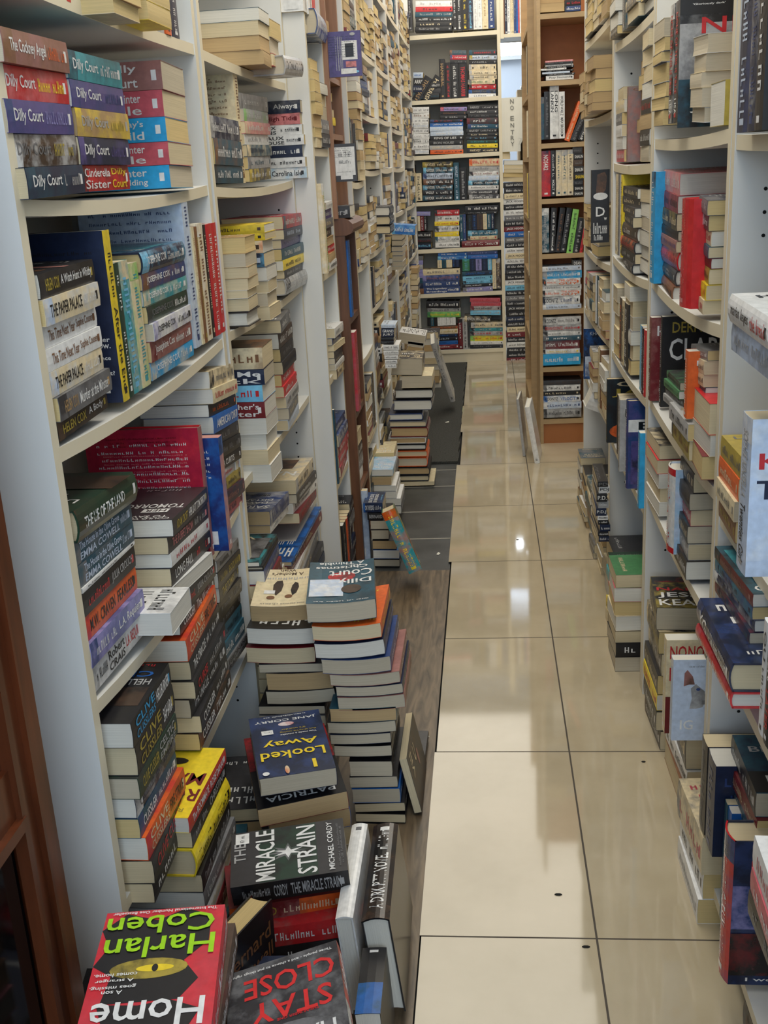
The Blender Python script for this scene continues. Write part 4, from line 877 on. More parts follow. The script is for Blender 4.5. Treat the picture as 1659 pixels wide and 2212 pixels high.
# miracle pile (in front, lower)
FIT([-0.4009, 1.3432, 0.1852], [[0.9825, 0.1769, 0.0591], [-0.1844, 0.9688, 0.1655], [-0.028, -0.1735, 0.9844]], 'dark green-black thriller with silver capitals and starburst, lying in the foreground', L=.178, W=.112, T=.037, col='K', spine='k', art='k', tc='E', page='g', amt=.3, th=.62, text='~/~|CORDY|THE MIRACLE STRAIN'.replace('~/~', '~'),
    front=[('#', .5, .5, .98, .5, 'G', 'k'), ([(.5 + (.5 if i % 2 == 0 else .2) * math.cos(i * math.pi / 8), .5 + (.5 if i % 2 == 0 else .2) * math.sin(i * math.pi / 8)) for i in range(16)], .5, .5, .34, .36, 'e', 'G'), ([(.5 + (.5 if i % 2 == 0 else .16) * math.cos(i * math.pi / 6), .5 + (.5 if i % 2 == 0 else .16) * math.sin(i * math.pi / 6)) for i in range(12)], .5, .5, .22, .3, 'w'), ('THE', .6, .08, .36, .1, 'E'), ('MIRACLE', .5, .3, .94, .17, 'w'), ('STRAIN', .5, .66, .9, .17, 'w'), ('MICHAEL CORDY', .5, .87, .9, .05, 'w'), ('~30', .5, .94, .8, .018, 'e'), ('~24', .5, .965, .7, .018, 'e'), ('#', .86, .1, .2, .12, 'w'), ('~7', .86, .1, .14, .04, 'k')])
FIT([-0.4116, 1.3493, 0.1435], [[0.9546, 0.2964, -0.0284], [-0.2965, 0.955, 0.0012], [0.0274, 0.0073, 0.9996]], 'orange and maroon spined paperback just under the silver-lettered thriller', L=.178, W=.111, T=.030, col='R', spine='d', tc='c', page='c', text='{x}BEHIND|~', blocks=[(.35, .6, 0, 1, 'R', 'm'), (.6, 1, 0, 1, 'o', 'd'), (0, .35, 0, 1, 'o', 'd')])
zz = .143
for c_, lb, dx in (('r', 'red paperback under the orange-spined one', .03), ('k', 'black paperback, third under the silver-lettered thriller', .035), ('R', 'maroon paperback, fourth under the silver-lettered thriller', .02), ('K', 'charcoal paperback, lowest under the silver-lettered thriller', .03)):
    zz -= .0355; a = math.radians(12 + dx * 60)
    FIT([-.405 + dx, 1.34, max(.0005, zz)], [(math.cos(a), math.sin(a), 0), (-math.sin(a), math.cos(a), 0), (0, 0, 1)], lb, L=.18, W=.115, T=.035, col=c_, tc='w', art='m' if c_ == 'r' else None, text='~|~', page='c')
# tall hardbacks leaning at the right of the pile
FIT([-.162, 1.31, .19], [(-.02, .9998, 0), (.10, .002, -.995), (-.995, -.02, -.10)], 'black naval thriller hardback standing spine-up at the right of the foreground pile', L=.24, W=.165, T=.042, col='k', art='f', tc='w', text='A DIRK PITT NOVEL|~', page='w', hb=True)
FIT([-.214, 1.30, .20], [(-.01, .9999, 0), (.08, .001, -.997), (-.997, -.01, -.08)], 'white book standing edge-up beside the black naval thriller', L=.235, W=.17, T=.026, col='w', tc='e', text='', page='w', hb=True)
FIT([-.165, 1.17, .15], [(-.02, .9998, 0), (.05, .001, -.9985), (-.9985, -.02, -.05)], 'black book with blue foot standing spine-up nearest the brown vinyl edge', L=.13, W=.12, T=.035, col='k', tc='w', text='', page='w', blocks=[(0, .45, 0, 1, 'b', 'T')])
# foreground: green-lettered red thriller, grey thriller, black fallen hardback
FIT([-0.2847, 0.8266, 0.4054], [[-0.1537, 0.9881, 0.0022], [-0.9881, -0.1537, 0.011], [0.0112, -0.0004, 0.9999]], 'red and black thriller with huge green author name, foreground left', L=.192, W=.133, T=.036, col=(206, 42, 56), art='P', tc='w', page='c', amt=.25, text='{w}~|Home|~', th=.7,
    front=[([(0, .1), (.25, 0), (.5, .12), (.8, .02), (1, .2), (.9, .4), (1, .6), (.82, .72), (.86, 1), (.2, 1), (.05, .8), (.2, .6), (.0, .4)], .55, .62, .9, .74, 'k'), ([(0, .3), (.3, 0), (.6, .1), (1, 0), (.9, .6), (.5, 1), (.1, .8)], .5, .12, .8, .26, 'k'),
           ('O', .55, .50, .62, .16, 'x', 'k'), ('O', .5, .50, .30, .055, 'y'), ('O', .5, .50, .05, .06, 'k'), ('Home', .5, .16, .86, .2, 'w'), ('A son', .8, .33, .16, .03, 'w'), ('goes missing.', .8, .37, .36, .032, 'w'), ('A stranger', .8, .42, .3, .03, 'w'), ('comes home.', .8, .46, .34, .03, 'w'),
           ('Harlan', .5, .67, .9, .17, (160, 214, 20)), ('Coben', .52, .86, .9, .16, (160, 214, 20)), ('The International Number One Bestseller', .5, .97, .88, .024, 'w')])
FIT([-0.1407, 0.8421, 0.3636], [[-0.2314, 0.9717, -0.0477], [-0.9519, -0.2363, -0.1951], [-0.2008, 0.0002, 0.9796]], 'grey stormy thriller with broken red capitals, foreground centre bottom', L=.196, W=.131, T=.028, col='K', art='e', tc='w', page='c', amt=.9, text='{r}~|{w}HARLAN', th=.7,
    front=[('O', .5, .3, .9, .3, 'e', 'K'), ('STAY', .45, .58, .7, .17, (214, 50, 50)), ('CLOSE', .45, .80, .8, .17, (214, 50, 50)), ('Three people - and a chance to put things right', .5, .945, .9, .028, 'w'), ('THE NUMBER ONE', .4, .49, .36, .02, 'r'), ('HARLAN', .5, .3, .8, .14, 'w')], blocks=[(0, .5, 0, 1, 'w', 'k'), (.5, 1, 0, 1, 'r', 'K')])
FIT([-0.414, 1.190, 0.232], [[0.0, -.10, -.995], [.31, .946, -.095], [.951, -.308, .031]], 'black hardback standing among the foreground piles with its tan pages upward', L=.2, W=.145, T=.036, col='k', tc='x', text='~|~', page='y', hb=True, front=[('Bernard', .5, .2, .86, .12, 'd'), ('Cornwell', .5, .36, .9, .12, 'd'), ('~7', .5, .7, .8, .14, 'x')])
def under(x, y, z1, ang, n, where, cols, L=.2, W=.132):
    for i in range(n):
        T_ = z1 / n; a = math.radians(ang + rr.uniform(-4, 4)); c_ = cols[i % len(cols)]
        ax = (math.cos(a), math.sin(a), 0); ay = (-ax[1], ax[0], 0)
        FIT([x + rr.uniform(-.004, .004), y + rr.uniform(-.004, .004), T_ * i + .0005], [ax, ay, (0, 0, 1)], '%s paperback, %s in %s' % (NAMES[c_], ordinal(i, n, ORD, 'topmost'), where), L=L, W=W, T=T_ * .98, col=c_, tc='w', text='~|~', page=rr.choice('cgt'), autofront=(i == n - 1))
under(-.285, .83, .404, 99, 12, 'pile under the green-lettered thriller', 'kenTRwKBcpdf')
under(-.15, .85, .318, 103, 10, 'pile under the grey stormy thriller', 'KTkrwenBcf')
under(-.245, 1.08, .15, 97, 5, 'low pile behind the foreground thriller', 'kVRKn')
under(-.43, 1.49, .10, 95, 4, 'dark heap under the lowest left shelf', 'kKeTkf')
under(-.43, 1.10, .22, 96, 7, 'lilac-topped pile behind the green-lettered thriller', 'kneTKwkV', L=.19, W=.12)
under(-.425, 1.69, .13, 97, 5, 'script-covered pile beside the cream columns', 'knekKwG', L=.19, W=.12)

_ya, _za = hit('A3', (1345, 1300), 'L', -.49); _yb, _zb = hit('A3', (1236, 400), 'L', -.49)
RX('L', -.49, _ya - .024, _ya, _za, _zb, 'big red back cover on the third left shelf', '22 rw hb', D=.20,
  first=dict(col='r', back=(176, 34, 62), spine='m', page='m', amt=.25, text='', backtext=[('#', .5, .86, .98, .26, 'n', 'P')] + [('~%d' % n, .5, .07 + .028 * i, .62, .014, 'R') for i, n in enumerate((34, 34, 28))] +
    [('~40', .52, .2 + .03 * i, .74, .011, 'p') for i in range(7)] + [('~40', .52, .44 + .03 * i, .74, .011, 'p') for i in range(6)]))
RX('L', -.463, _ya + .003, _ya + .03, _za, _zb - .025, 'navy book with pinkish page edges beside the big red one', '30 nwb', D=.17, first=dict(page=(206, 150, 140), back=(24, 46, 112), spine=(196, 140, 130), text=''))
RX('L', -.432, 2.999, 3.028, .968, 1.205, 'tall cream spine with green script, narrow left bookcase', '25 clw hb=~|~', D=.15)
RX('L', -.437, 2.999, 3.02, .365, .585, 'dark standing book in narrow left bookcase', '20 Tkn', D=.13)
RX('L', -.435, 3.0, 3.16, 0, .235, 'dark floor row in narrow left bookcase', '20 kw;16 ke;16 okr;16 kr;22 kw', D=.13)
PX('L', -.44, 3.17, 3.27, 0, .25, 'floor pile in narrow left bookcase', '30 k;30 K;30 n;30 k;30 e;30 k', D=.12)

RX('L', -.338, 3.311, 3.33, 1.492, 1.612, 'purple back cover jutting from the upper brown dresser', '20 vn', D=.15, first=dict(amt=.3, art='n', page='c', backtext=[('#', .78, .42, .3, .42, 'w')] + [('~26', .52 + .05 * i, .5, .012, .8, 'w') for i in range(3)] + [('#', .78, .42, .16, .3, 'k'), ('O', .85, .07, .1, .07, 'E'), ('#', .8, .73, .2, .13, 'p', 'f'), ('O', .8, .9, .3, .08, 's')] + [('#', .56 + .04 * i, .5, .008, .75, 'E') for i in range(3)]))
RX('L', -.368, 3.311, 3.335, 1.204, 1.31, 'black back cover with a big white barcode panel in the brown dresser', '20 Kk', D=.12, first=dict(page='c', backtext=[('#', .72, .46, .5, .75, 'w'), ('~9', .72, .28, .3, .14, 'k'), ('~12', .72, .48, .3, .1, 'k'), ('~16', .72, .74, .4, .03, 'e')]))
# ---- far white bookcase
def PB(reg, bl, br, tl, loc, books, D=.12, mode='S', plane=7.06, **k): P(reg, 'B', plane, bl, br, tl, loc, books, D=D, mode=mode, **k)
def RBk(reg, bl, br, tl, loc, books, D=.12, plane=7.06, **k): R(reg, 'B', plane, bl, br, tl, loc, books, D=D, **k)
f = 'far bookcase'
RBk('C1', (-60, 345), (160, 345), (45, -60), 'row left on the top shelf, ' + f, '26 Pw;26 Pr;30 ww;30 kE=~;34 KE=~')
PB('C1', (185, 340), (590, 335), (178, 10), 'pile on the top shelf, ' + f, '30 kE=~;34 kc=~;34 kw=~|~;34 TE=~|~;34 rk=~;40 wE=~')
RBk('C1', (597, 335), (1050, 325), (595, -60), 'row right on the top shelf, ' + f, '26 kw=~;34 kw=~|~;38 ky=~|~;34 nse=~|~;28 wE;28 wE=~;40 ca=~;40 Bw=~')
PB('C1', (165, 1075), (270, 1075), (165, 785), 'low blue pile, second shelf, ' + f, '30 T;30 n;34 kw=ARRIS;24 Zb=~')
RBk('C1', (150, 1072), (330, 1070), (150, 770), 'leaning pair, second shelf, ' + f, '38 ka t34=THOMAS;40 kc t34=HARRIS')
RBk('C1', (455, 1075), (756, 1066), (455, 640), 'black row, second shelf, ' + f, '36 ka=HANNIBAL;34 kr h.9=~|~;46 kw h.88=~|~;52 kr h.88=THOMAS HARRIS')
PB('C1', (765, 1066), (1060, 1060), (742, 545), 'cream pile, second shelf, ' + f, '26 we=~;24 Keb=~;28 rwk=~;28 cge=~;24 ckE=~;24 ckE=~;38 ckE=~;24 kE=~;26 Zkx=~;30 KrT=~')
PB('C1', (352, 1072), (452, 1070), (345, 900), 'dark slanting books, second shelf, ' + f, '30 kT=~;30 K=~;30 k=~')
PB('C1', (558, 690), (738, 690), (550, 545), 'books laid over the black row, ' + f, '24 ke=~;30 rwB=~;30 Ted=~', D=.1)
PB('C1', (150, 1675), (335, 1672), (118, 1165), 'white pile, third shelf, ' + f, '24 wZe=~;24 we=~;24 wke=~;26 wE=~;24 we=~;24 wZe=~;24 we=~;24 wd=~;28 we=~')
PB('C1', (345, 1675), (703, 1668), (345, 1300), 'dark pile, third shelf, ' + f, '30 ok=~|~;30 Ec=DOWN|~;34 kE=IRON HOUSE;32 kw=KING OF LIES;30 Zw=~;32 Zw=~;28 bw=~|~;20 krB=~')
PB('C1', (455, 1295), (742, 1290), (450, 1165), 'books over the dark pile, ' + f, '24 kE=~;28 kd=~;26 VkP=~', D=.1)
PB('C1', (745, 1660), (1078, 1655), (755, 1140), 'yellow-striped pile, third shelf, ' + f, '30 kc=HARVEY|~;26 yk=~;24 Gt=~;20 ks=~;22 kc=~;26 kE=HARVEY|~;28 TwB=~;38 KwR=~;24 ke=~;24 Kw=~;30 kE=HARVEY|~')
RBk('C1', (120, 2188), (265, 2186), (118, 1785), 'pair left on the fourth shelf, ' + f, '38 kr h.98=~|~;34 ck h.75=~')
PB('C1', (275, 2182), (600, 2176), (268, 1760), 'black lettered pile, fourth shelf, ' + f, '32 kwT=HAYDER|~;32 kw=WOLF|~;30 kws=HAYDER|~;34 kwd=HAYDER|~;34 ZkB=~;34 kws=HAYDER|~;32 kcx=HAYDER|~')
RBk('C1', (612, 2178), (750, 2172), (612, 1765), 'pair centre of the fourth shelf, ' + f, '30 TZ=HAWLEY|~;40 kE h.86=~')
PB('C1', (765, 2176), (1092, 2170), (750, 1725), 'circle-spined pile, fourth shelf, ' + f, '32 KwE=~;26 Kwe=~;26 wk=~|~;26 kws=~|~;26 Zw=~;24 wmk=~;30 Ee=~;40 cro=~')
PB('C2', (200, 648), (400, 642), (195, 450), 'dark left pile, fifth shelf, ' + f, '28 ns=~;26 kR=~;34 kw=~')
RBk('C2', (205, 440), (345, 438), (205, 260), 'small row left, fifth shelf, ' + f, '20 e;20 c;30 R;20 k', D=.1)
PB('C2', (140, 255), (380, 255), (135, 205), 'grey-blue book laid left, fifth shelf, ' + f, '28 VE', D=.1)
PB('C2', (440, 637), (730, 630), (395, 190), 'yellow-banded pile, fifth shelf, ' + f, '32 wk=~|~;32 wkT=~|~;28 yc=~;34 wkK=~|~;24 yr=~|HELLER;34 wkE=~;32 rwk=~')
RBk('C2', (742, 560), (815, 545), (742, 240), 'tall blue pair, fifth shelf, ' + f, '30 Tw=~;30 BE=~', D=.1)
PB('C2', (765, 635), (1215, 622), (765, 552), 'big maroon book on the fifth shelf, ' + f, '40 Rw hb', D=.14)
PB('C2', (835, 545), (1190, 535), (850, 430), 'books above the big maroon one, ' + f, '28 crk=~;40 Tws=~|~', D=.12)
RBk('C2', (830, 428), (1150, 420), (820, 242), 'short blue row, fifth shelf, ' + f, '30 kT;30 nb;40 fk=~;24 cE;26 Tw;20 nw', D=.1)
PB('C2', (795, 238), (1190, 228), (790, 135), 'dark book over the short blue row, ' + f, '20 kE=~;50 kw=~|~', D=.11)
PB('C2', (300, 1190), (740, 1172), (285, 900), 'royal blue pile, sixth shelf, ' + f, '40 Bw=The Legendary/Breedings|~;38 Bw=~|~;36 BmV=~;36 ce=~')
PB('C2', (245, 1000), (300, 1000), (240, 735), 'lilac pile left, sixth shelf, ' + f, '24 Ve=~;24 Ve=~;24 Ee=~;24 Ve=~;24 ee=~', D=.11, sup=.455)
PB('C2', (775, 1170), (1130, 1150), (760, 925), 'sky pile, sixth shelf, ' + f, '36 Vwe=~;26 kw=~;26 sTk=~;36 sB=~;36 nbT=~')
RBk('C2', (472, 880), (735, 875), (472, 785), 'row behind the blue pile, ' + f, '30 cE;30 Tk;40 cw;20 nb;30 nB', D=.11)
RBk('C2', (770, 918), (1120, 905), (768, 775), 'short row over the sky pile, ' + f, '44 gst;36 nB;36 Vn;36 nB;24 s', D=.1)
RBk('C2', (1130, 1128), (1228, 1110), (1130, 770), 'tall cream and brown pair, sixth shelf, ' + f, '20 cE;24 fcE=~', D=.1)
PB('C2', (470, 785), (820, 775), (460, 700), 'royal blue books laid on top, sixth shelf, ' + f, '30 bws=~;26 b=~', D=.1)
PB('C2', (830, 772), (1190, 762), (830, 680), 'blue books at upper right, sixth shelf, ' + f, '30 bV=~;26 BV=~', D=.1)
PB('C2', (400, 1850), (720, 1838), (390, 1580), 'orange-topped pile, lowest shelf, ' + f, '34 RwP=~;34 bB=~;30 kZ=~;26 nb=~;40 cxw;24 do')
RBk('C2', (722, 1848), (835, 1850), (722, 1490), 'tall maroon and silver pair, lowest shelf, ' + f, '34 Rwk=~;34 Ek=~|~')
PB('C2', (860, 1838), (1255, 1835), (835, 1530), 'yellow-spined pile, lowest shelf, ' + f, '28 ke=~;26 we=~;42 yrl=~|~;32 Erk=~;26 tEk=~;40 ckE')
RBk('C2', (350, 1575), (690, 1570), (350, 1470), 'row of pale spines, lowest shelf, ' + f, '24 kE;24 TE;24 k;26 wE;26 we;26 wE;26 wE;24 wk', D=.1)
PB('C2', (345, 1468), (740, 1465), (345, 1275), 'lime book pile, lowest shelf, ' + f, '38 lyg;26 Eke=~;50 kw=~|~', D=.12)
PB('C2', (795, 1520), (1110, 1530), (790, 1450), 'black book with white capitals, lowest shelf, ' + f, '44 kwc=NEWSON|~', D=.12)
PB('C2', (860, 1440), (1220, 1440), (880, 1235), 'red-topped pile, lowest shelf, ' + f, '34 sE;32 EkR=~;30 Pr=~;30 Pr=~', D=.1)
# floor-to-sill column in the doorway gap
cols_ = 'RkkwkRcknkkkekswkkkwcwkebRkewkwckk'
bs_ = ['28 %s%s=%s' % (c, 'w' if c in 'kRnbeK' else 'k', '~|~' if i % 5 else ('JACK HIGGINS' if i > 9 else '~')) for i, c in enumerate(cols_)]
PB('C2', (1300, 2012), (1560, 2012), ('C1', 1125, 1985), 'thriller column in the doorway gap', ';'.join(bs_), D=.11, flat=True, sup=0)
PB('C1', (1140, 1975), (1370, 1975), (1130, 1740), 'cream books topping the doorway column', '26 c F Qc;24 a F Qy;22 c F Qc;22 w F Qc;24 ew F', D=.11)
PB('C1', (1128, 1730), (1215, 1730), (1125, 1610), 'small cream heap under the paper sign', '26 c F Qc;24 a F Qy', D=.11)
RBk('C1', (1095, 385), (1372, 388), (1095, -60), 'thin magazines above the doorway gap', '12 ck;22 cd;18 dk;22 nw;24 we;16 cE;16 ck;20 BE;16 bn;14 Pr;14 wE;26 nk', D=.2)
PX('B', 8.12, .30, .58, 1.20, 1.5, 'dark pile in the back room', '20 Ew;20 k;20 v;20 E;20 w;20 n', D=.2)
RX('B', 8.12, .28, .58, .88, 1.12, 'grey binders in the back room', '20 e;24 Ew;26 E;24 V;20 w;22 k;24 E', D=.16)
PX('B', 8.12, .28, .55, 1.71, 1.74, 'teal box file on the back room bookcase', '20 T;16 w', D=.2)
# ---- beech case at the far right
g_ = 'the beech bookcase'
def PT(reg, bl, br, tl, loc, books, D=.13, mode='S', **k): P(reg, 'B', 4.84, bl, br, tl, loc, books, D=D, mode=mode, **k)
def RT(reg, bl, br, tl, loc, books, D=.13, **k): R(reg, 'B', 4.84, bl, br, tl, loc, books, D=D, **k)
PT('C3', (418, 140), (692, 140), (415, -60), 'tan pile high on ' + g_, '50 a F Qt;50 a F Qt', flat=True)
PT('C3', (706, 128), (880, 128), (700, 0), 'red-lettered pair high on ' + g_, '34 Bwk=~;40 krk=~', flat=True)
PT('C3', (500, 875), (800, 875), (520, 660), 'magazines on ' + g_, '26 wk=Posy Simmonds;10 kw x1;10 Zw x-2;10 kE;10 we x-3;12 k;10 wk;12 ke;10 pw', D=.18, flat=True)
RT('C3', (440, 1517), (705, 1520), (440, 1055), 'upright row, third compartment of ' + g_, '24 TBe;36 ke h1.12=~;58 wkE h1.24=LONG/LANKIN|{w}~;36 wk h1.1=WORLD WAR Z|MAX BROOKS')
RT('C3', (700, 1520), (900, 1520), (700, 1050), 'leaning books, third compartment of ' + g_, '26 oc t21 h.95=~|~;34 ke t24 h.8=~;30 kw t24 h.6=~')
RT('C3', (450, 2137), (798, 2142), (455, 1640), 'upright row, fourth compartment of ' + g_, '56 rwn=NOS4R2|{r}JOE HILL;30 kw=~|HOLLY;34 cTE=~;34 cTE=~;34 cfE=~')
PT('C3', (800, 2132), (905, 2130), (798, 1600), 'small black pile on ' + g_, '24 kw=SHAUN;26 kw=SHAUN;26 ke=~;34 ky=SHAUN;34 kw=SHAUN;30 fe=~;30 kw=SHAUN;30 Ke=~', flat=True, D=.11)
RT('C4', (356, 498), (560, 496), (360, 120), 'black slanting row on ' + g_, '58 TEw;42 kw t3=~|~;40 kd t7=~|~;40 kE t9=~|~')
RT('C4', (566, 500), (700, 496), (600, 120), 'lime-spined end of the slanting row on ' + g_, '46 lk t9=~|~;50 kE t10 h.8=~|~;20 rk t10 h.6')
PT('C4', (356, 985), (692, 985), (358, 618), 'white-spined pile, sixth compartment of ' + g_, '34 Zew=~;60 wkn=KOONTZ|{B}~;46 wok=~|THE GOOD/GUY;34 we=~|~;48 wok=~|THE GOOD/GUY;56 hwE=~|~;34 Zew=~', flat=True, D=.11)
PT('C4', (625, 615), (700, 615), (622, 560), 'grey book at the top of the white-spined pile', '34 Kw=DEAN', flat=True, D=.11)
PT('C4', (358, 1460), (690, 1460), (360, 1050), 'white-spined pile, seventh compartment of ' + g_, '84 hw=~|~;34 wyk=~;64 Rwe=~|~;34 Twe=~;34 wek=~;46 Erk=DEAN KOONTZ|~;60 wke=KOONTZ|{e}~', flat=True, D=.11)
PT('C4', (358, 1908), (688, 1908), (362, 1590), 'white-spined pile, lowest compartment of ' + g_, '76 EkK=~|~;56 ZBw=~;54 wkb=KOONTZ|{b}VELOCITY;40 kc=~;50 wke=~;40 Kf', flat=True, D=.11)
# long cream spines in the edge-on beech case
for k_, (z0_, c_) in enumerate(((.42, 'y'), (.72, 'c'), (.98, 'y'), (1.25, 'c'), (1.52, 'w'))):
    RX('R', .203, 5.30, 5.145, z0_, z0_ + .2, 'edge-on beech case, compartment %s' % ['second', 'third', 'fourth', 'fifth', 'sixth'][k_], [dict(w=1, col=c_, tc='o' if c_ == 'y' else 'e', art=None, text=None), dict(w=1, col='c', tc='e', art=None, text=None), dict(w=1, col='w', tc='k', art=None, text=None), dict(w=1.2, col='k', tc='k', art=None, text=None)], D=.16)
# white boards leaning at the foot of the beech case
FIT([.150, 4.50, .245], [[.16, .0, -.987], [.10, .99, .016], [.98, -.10, .16]], 'white canvas-like hardback leaning at the foot of the beech bookcase', L=.25, W=.19, T=.022, col='w', tc='E', text='', page='w', hb=True, amt=.1)
FIT([.118, 4.62, .255], [[.10, .0, -.995], [.10, .99, .01], [.985, -.10, .10]], 'clear-sleeved grey board behind the leaning white hardback', L=.255, W=.18, T=.012, col='E', tc='E', text='', page='w', hb=True, amt=.1)

# ================================================================ right side
def PR(reg, bl, br, tl, loc, books, D=.12, mode='S', plane=.35, **k): P(reg, 'R', plane, bl, br, tl, loc, books, D=D, mode=mode, **k)
def RR(reg, bl, br, tl, loc, books, D=.13, plane=.35, **k): R(reg, 'R', plane, bl, br, tl, loc, books, D=D, **k)
r4 = 'farthest right bookcase'; r3 = 'third right bookcase'; r2 = 'second right bookcase'; r1 = 'nearest right bookcase'
PALR = 'caacewtkKdRcw'
# farthest
AUTO('R', .345, 3.17, 3.95, 1.60, 1.80, 'top shelf of ' + r4, 'kcKecw', 'FGF', (.13, .2), .9, seed=71, pg='cyct')
AUTO('R', .31, 3.17, 3.85, 1.355, 1.53, 'second shelf of ' + r4, 'aaacack', 'FGG', (.12, .19), .95, seed=72, pg='ttyct')
AUTO('R', .345, 3.40, 3.95, .945, 1.12, 'third shelf of ' + r4, 'ackeaK', 'FGF', (.11, .16), .95, seed=73, pg='tcyct')
AUTO('R', .345, 3.17, 3.93, .73, .905, 'fourth shelf of ' + r4, 'ackEwPTc', 'FFGS', (.10, .14), .95, seed=74, pg='cwct')
AUTO('R', .345, 3.17, 3.60, .49, .69, 'fifth shelf of ' + r4, 'ckewRd', 'FGSF', (.11, .15), .95, seed=75, pg='cwct')
AUTO('R', .33, 3.17, 3.95, 0, .26, 'floor level of ' + r4, 'kKewdcT', 'SFFG', (.12, .17), .9, seed=76, pg='cwct')
COV('C5', 3.32, (150, 1455), (306, 1455), ('C6', 150, 258), 'black with a white collar and swirls, far right bookcase', 'k', T=.02, page='w',
    front=[([(0, .1), (.4, 0), (.9, .3), (1, .8), (.8, 1), (.1, .9)], .55, .2, .6, .34, 'f', 'd'), ('O', .5, .36, .8, .1, 'w'), ('D', .5, .57, .5, .13, 'w'), ('w', .78, .67, .16, .04, 'w'), ('~8', .5, .8, .8, .16, 'w'), ('~6', .4, .93, .5, .08, 'w')])
COV('C6', 3.85, (85, 990), (290, 985), (85, 1420), 'deep blue with pale letters, far right bookcase', 'n', T=.02, page='w', art='b', amt=.9, front=[('KHALED', .6, .1, .7, .07, 'Z'), ('#', .5, .75, .9, .4, 'Z', 'B')])
Q('C6', 3.5, 'S', .17, 'cream boxed book jutting from the far right bookcase', '90,1425,250,1545,165,1655 w Qw hb')
# third
AUTO('R', .345, 2.44, 3.09, 1.52, 1.72, 'top shelf of ' + r3, 'kTaceK', 'SFG', (.12, .18), .9, seed=81, pg='ctyw')
PX('R', .37, 2.75, 2.60, 1.218, 1.44, 'middle tan pile, second shelf, ' + r3, '30 ce G;30 wK G;28 a G Qt;28 cw G;30 da G Qt;30 ca G;30 aa G Qt', 'G', D=.18)
PX('R', .35, 2.58, 2.44, 1.218, 1.48, 'near tan pile, second shelf, ' + r3, '30 cek F;30 kw S;28 ae F;28 kr S;30 be F;30 ce F;30 Ze F;30 E F', 'F', D=.13)
PR('C5', ('C6', 410, 440), ('C6', 520, 528), (440, 1590), 'dark hardback pile, third shelf, ' + r3, '30 kw Qw hb=~;30 kE Qc=~;34 kro Qw hb=~;42 fwK Qw hb=~;30 kc=~|~;26 Kcf Qw=~;26 Kc Qw=~;30 Kck Qw', D=.14, sup=None)
RR('C6', (345, 345), (400, 400), ('C5', 350, 1490), 'comics at the far end, third shelf, ' + r3, '10 cE;10 cd;12 ec;10 wE;14 yk', D=.16)
PX('R', .36, 2.64, 2.46, .975, 1.16, 'near white-paged pile, third shelf, ' + r3, '30 kw G Qw;30 ce G Qw;34 kE G Qw;30 wk H=~;30 ek G Qw;30 kE H=~', 'G', D=.18)
RR('C6', (378, 1250), (455, 1310), (376, 705), 'black row, fourth shelf, ' + r3, '26 fo=~;24 ck=THE MURDER|~;38 kw=~|~', D=.14)
PX('R', .35, 2.84, 2.70, .712, .93, 'cream pile centre of the fourth shelf, ' + r3, '30 kw F;30 c F;28 ew F;28 w F;30 ce F;30 cE F', 'F', D=.13)
RR('C6', (545, 1500), (612, 1590), (528, 925), 'thin tall blue and rust row, fourth shelf, ' + r3, '14 sw;14 BZ;8 kw;14 rw;14 dc', D=.16)
PX('R', .35, 3.06, 2.95, .712, .9, 'far cream pile, fourth shelf, ' + r3, '30 ce F;30 c F;28 cf F;28 w F;30 ce F', 'F', D=.13)
# standing display books on the floor before the third case
P('C7', 'B', 2.92, (203, 1072), (292, 1068), (208, 555), 'initials pile standing in the aisle edge, right', '26 nw=~;20 kw=~;30 nw=~;22 kw=~;18 wk=PDJAMES;34 nw=P.D.J;32 Ew=~;36 kw=P.D.;30 wk=PDJ;24 ke=PD', D=.19, flat=True)
PX('R', .315, 2.83, 2.66, 0, .20, 'yellow and red pile on the right floor', '30 ca;28 yk=~;24 Gw=~;26 rw=~|~;24 tE;28 Ge F', 'S', D=.13)
PX('R', .30, 2.64, 2.50, 0, .26, 'cream-ended pile on the right floor', '30 ke G;28 kw H=~;24 kw G;30 cw G;28 cE G;28 Pg G;26 gc G', 'G', D=.18)
PX('R', .335, 3.08, 2.93, 0, .16, 'low grey pile on the right floor', '30 e G;30 c G;30 K G', 'G', D=.18)
# second right bookcase
RR('C5', (795, 1062), (868, 1072), (835, 45), 'red-lettered black pair on ' + r2, '24 krw=NONE OF THIS IS TRUE|{w}LISA;24 krw=NONE OF THIS IS TRUE|{w}LISA', D=.155, plane=.33,
   last=dict(art='e', amt=.6, front=[('#', .5, .45, 1, .5, 'E', 'e'), ('#', .5, .06, 1, .14, 'k'), ('\'Gloriously dark\'', .3, .05, .34, .02, 'w'), ('~12', .8, .05, .3, .02, 'w'), ('N', .36, .22, .26, .13, 'r'), ('O', .34, .35, .22, .12, 'r'), ('NE', .7, .22, .3, .13, 'r'), ('#', .5, .85, 1, .4, 'k', 'T'), ('J', .2, .88, .14, .1, 'w'), ('EWELL', .6, .88, .6, .1, 'w')]))
PR('C5', (662, 1085), (758, 1075), (590, 290), 'cream fore-edge pile left on ' + r2, '30 ke F Qy;24 kw F Qy;28 krw F Qy;36 Ze F Qy;20 Bk F Qy;26 eK F Qy;34 cg F Qg', D=.14, plane=.34)
PR('C5', (988, 1045), (1096, 1050), (1002, 330), 'cream fore-edge pile right on ' + r2, '32 wE F Qg;40 cE F Qg;32 cE F Qg;36 ce F Qg;40 wc F Qg', D=.19, plane=.345)
PX('R', .345, 1.80, 1.70, 1.267, 1.33, 'gold-spined book beside the near post on ' + r2, '30 xa H=~', 'S', D=.12)
PX('R', .42, 1.84, 1.69, 1.267, 1.50, 'rear pile near the post on ' + r2, '30 k;30 R;30 c F;28 a F;30 n;26 y', 'S', D=.12)
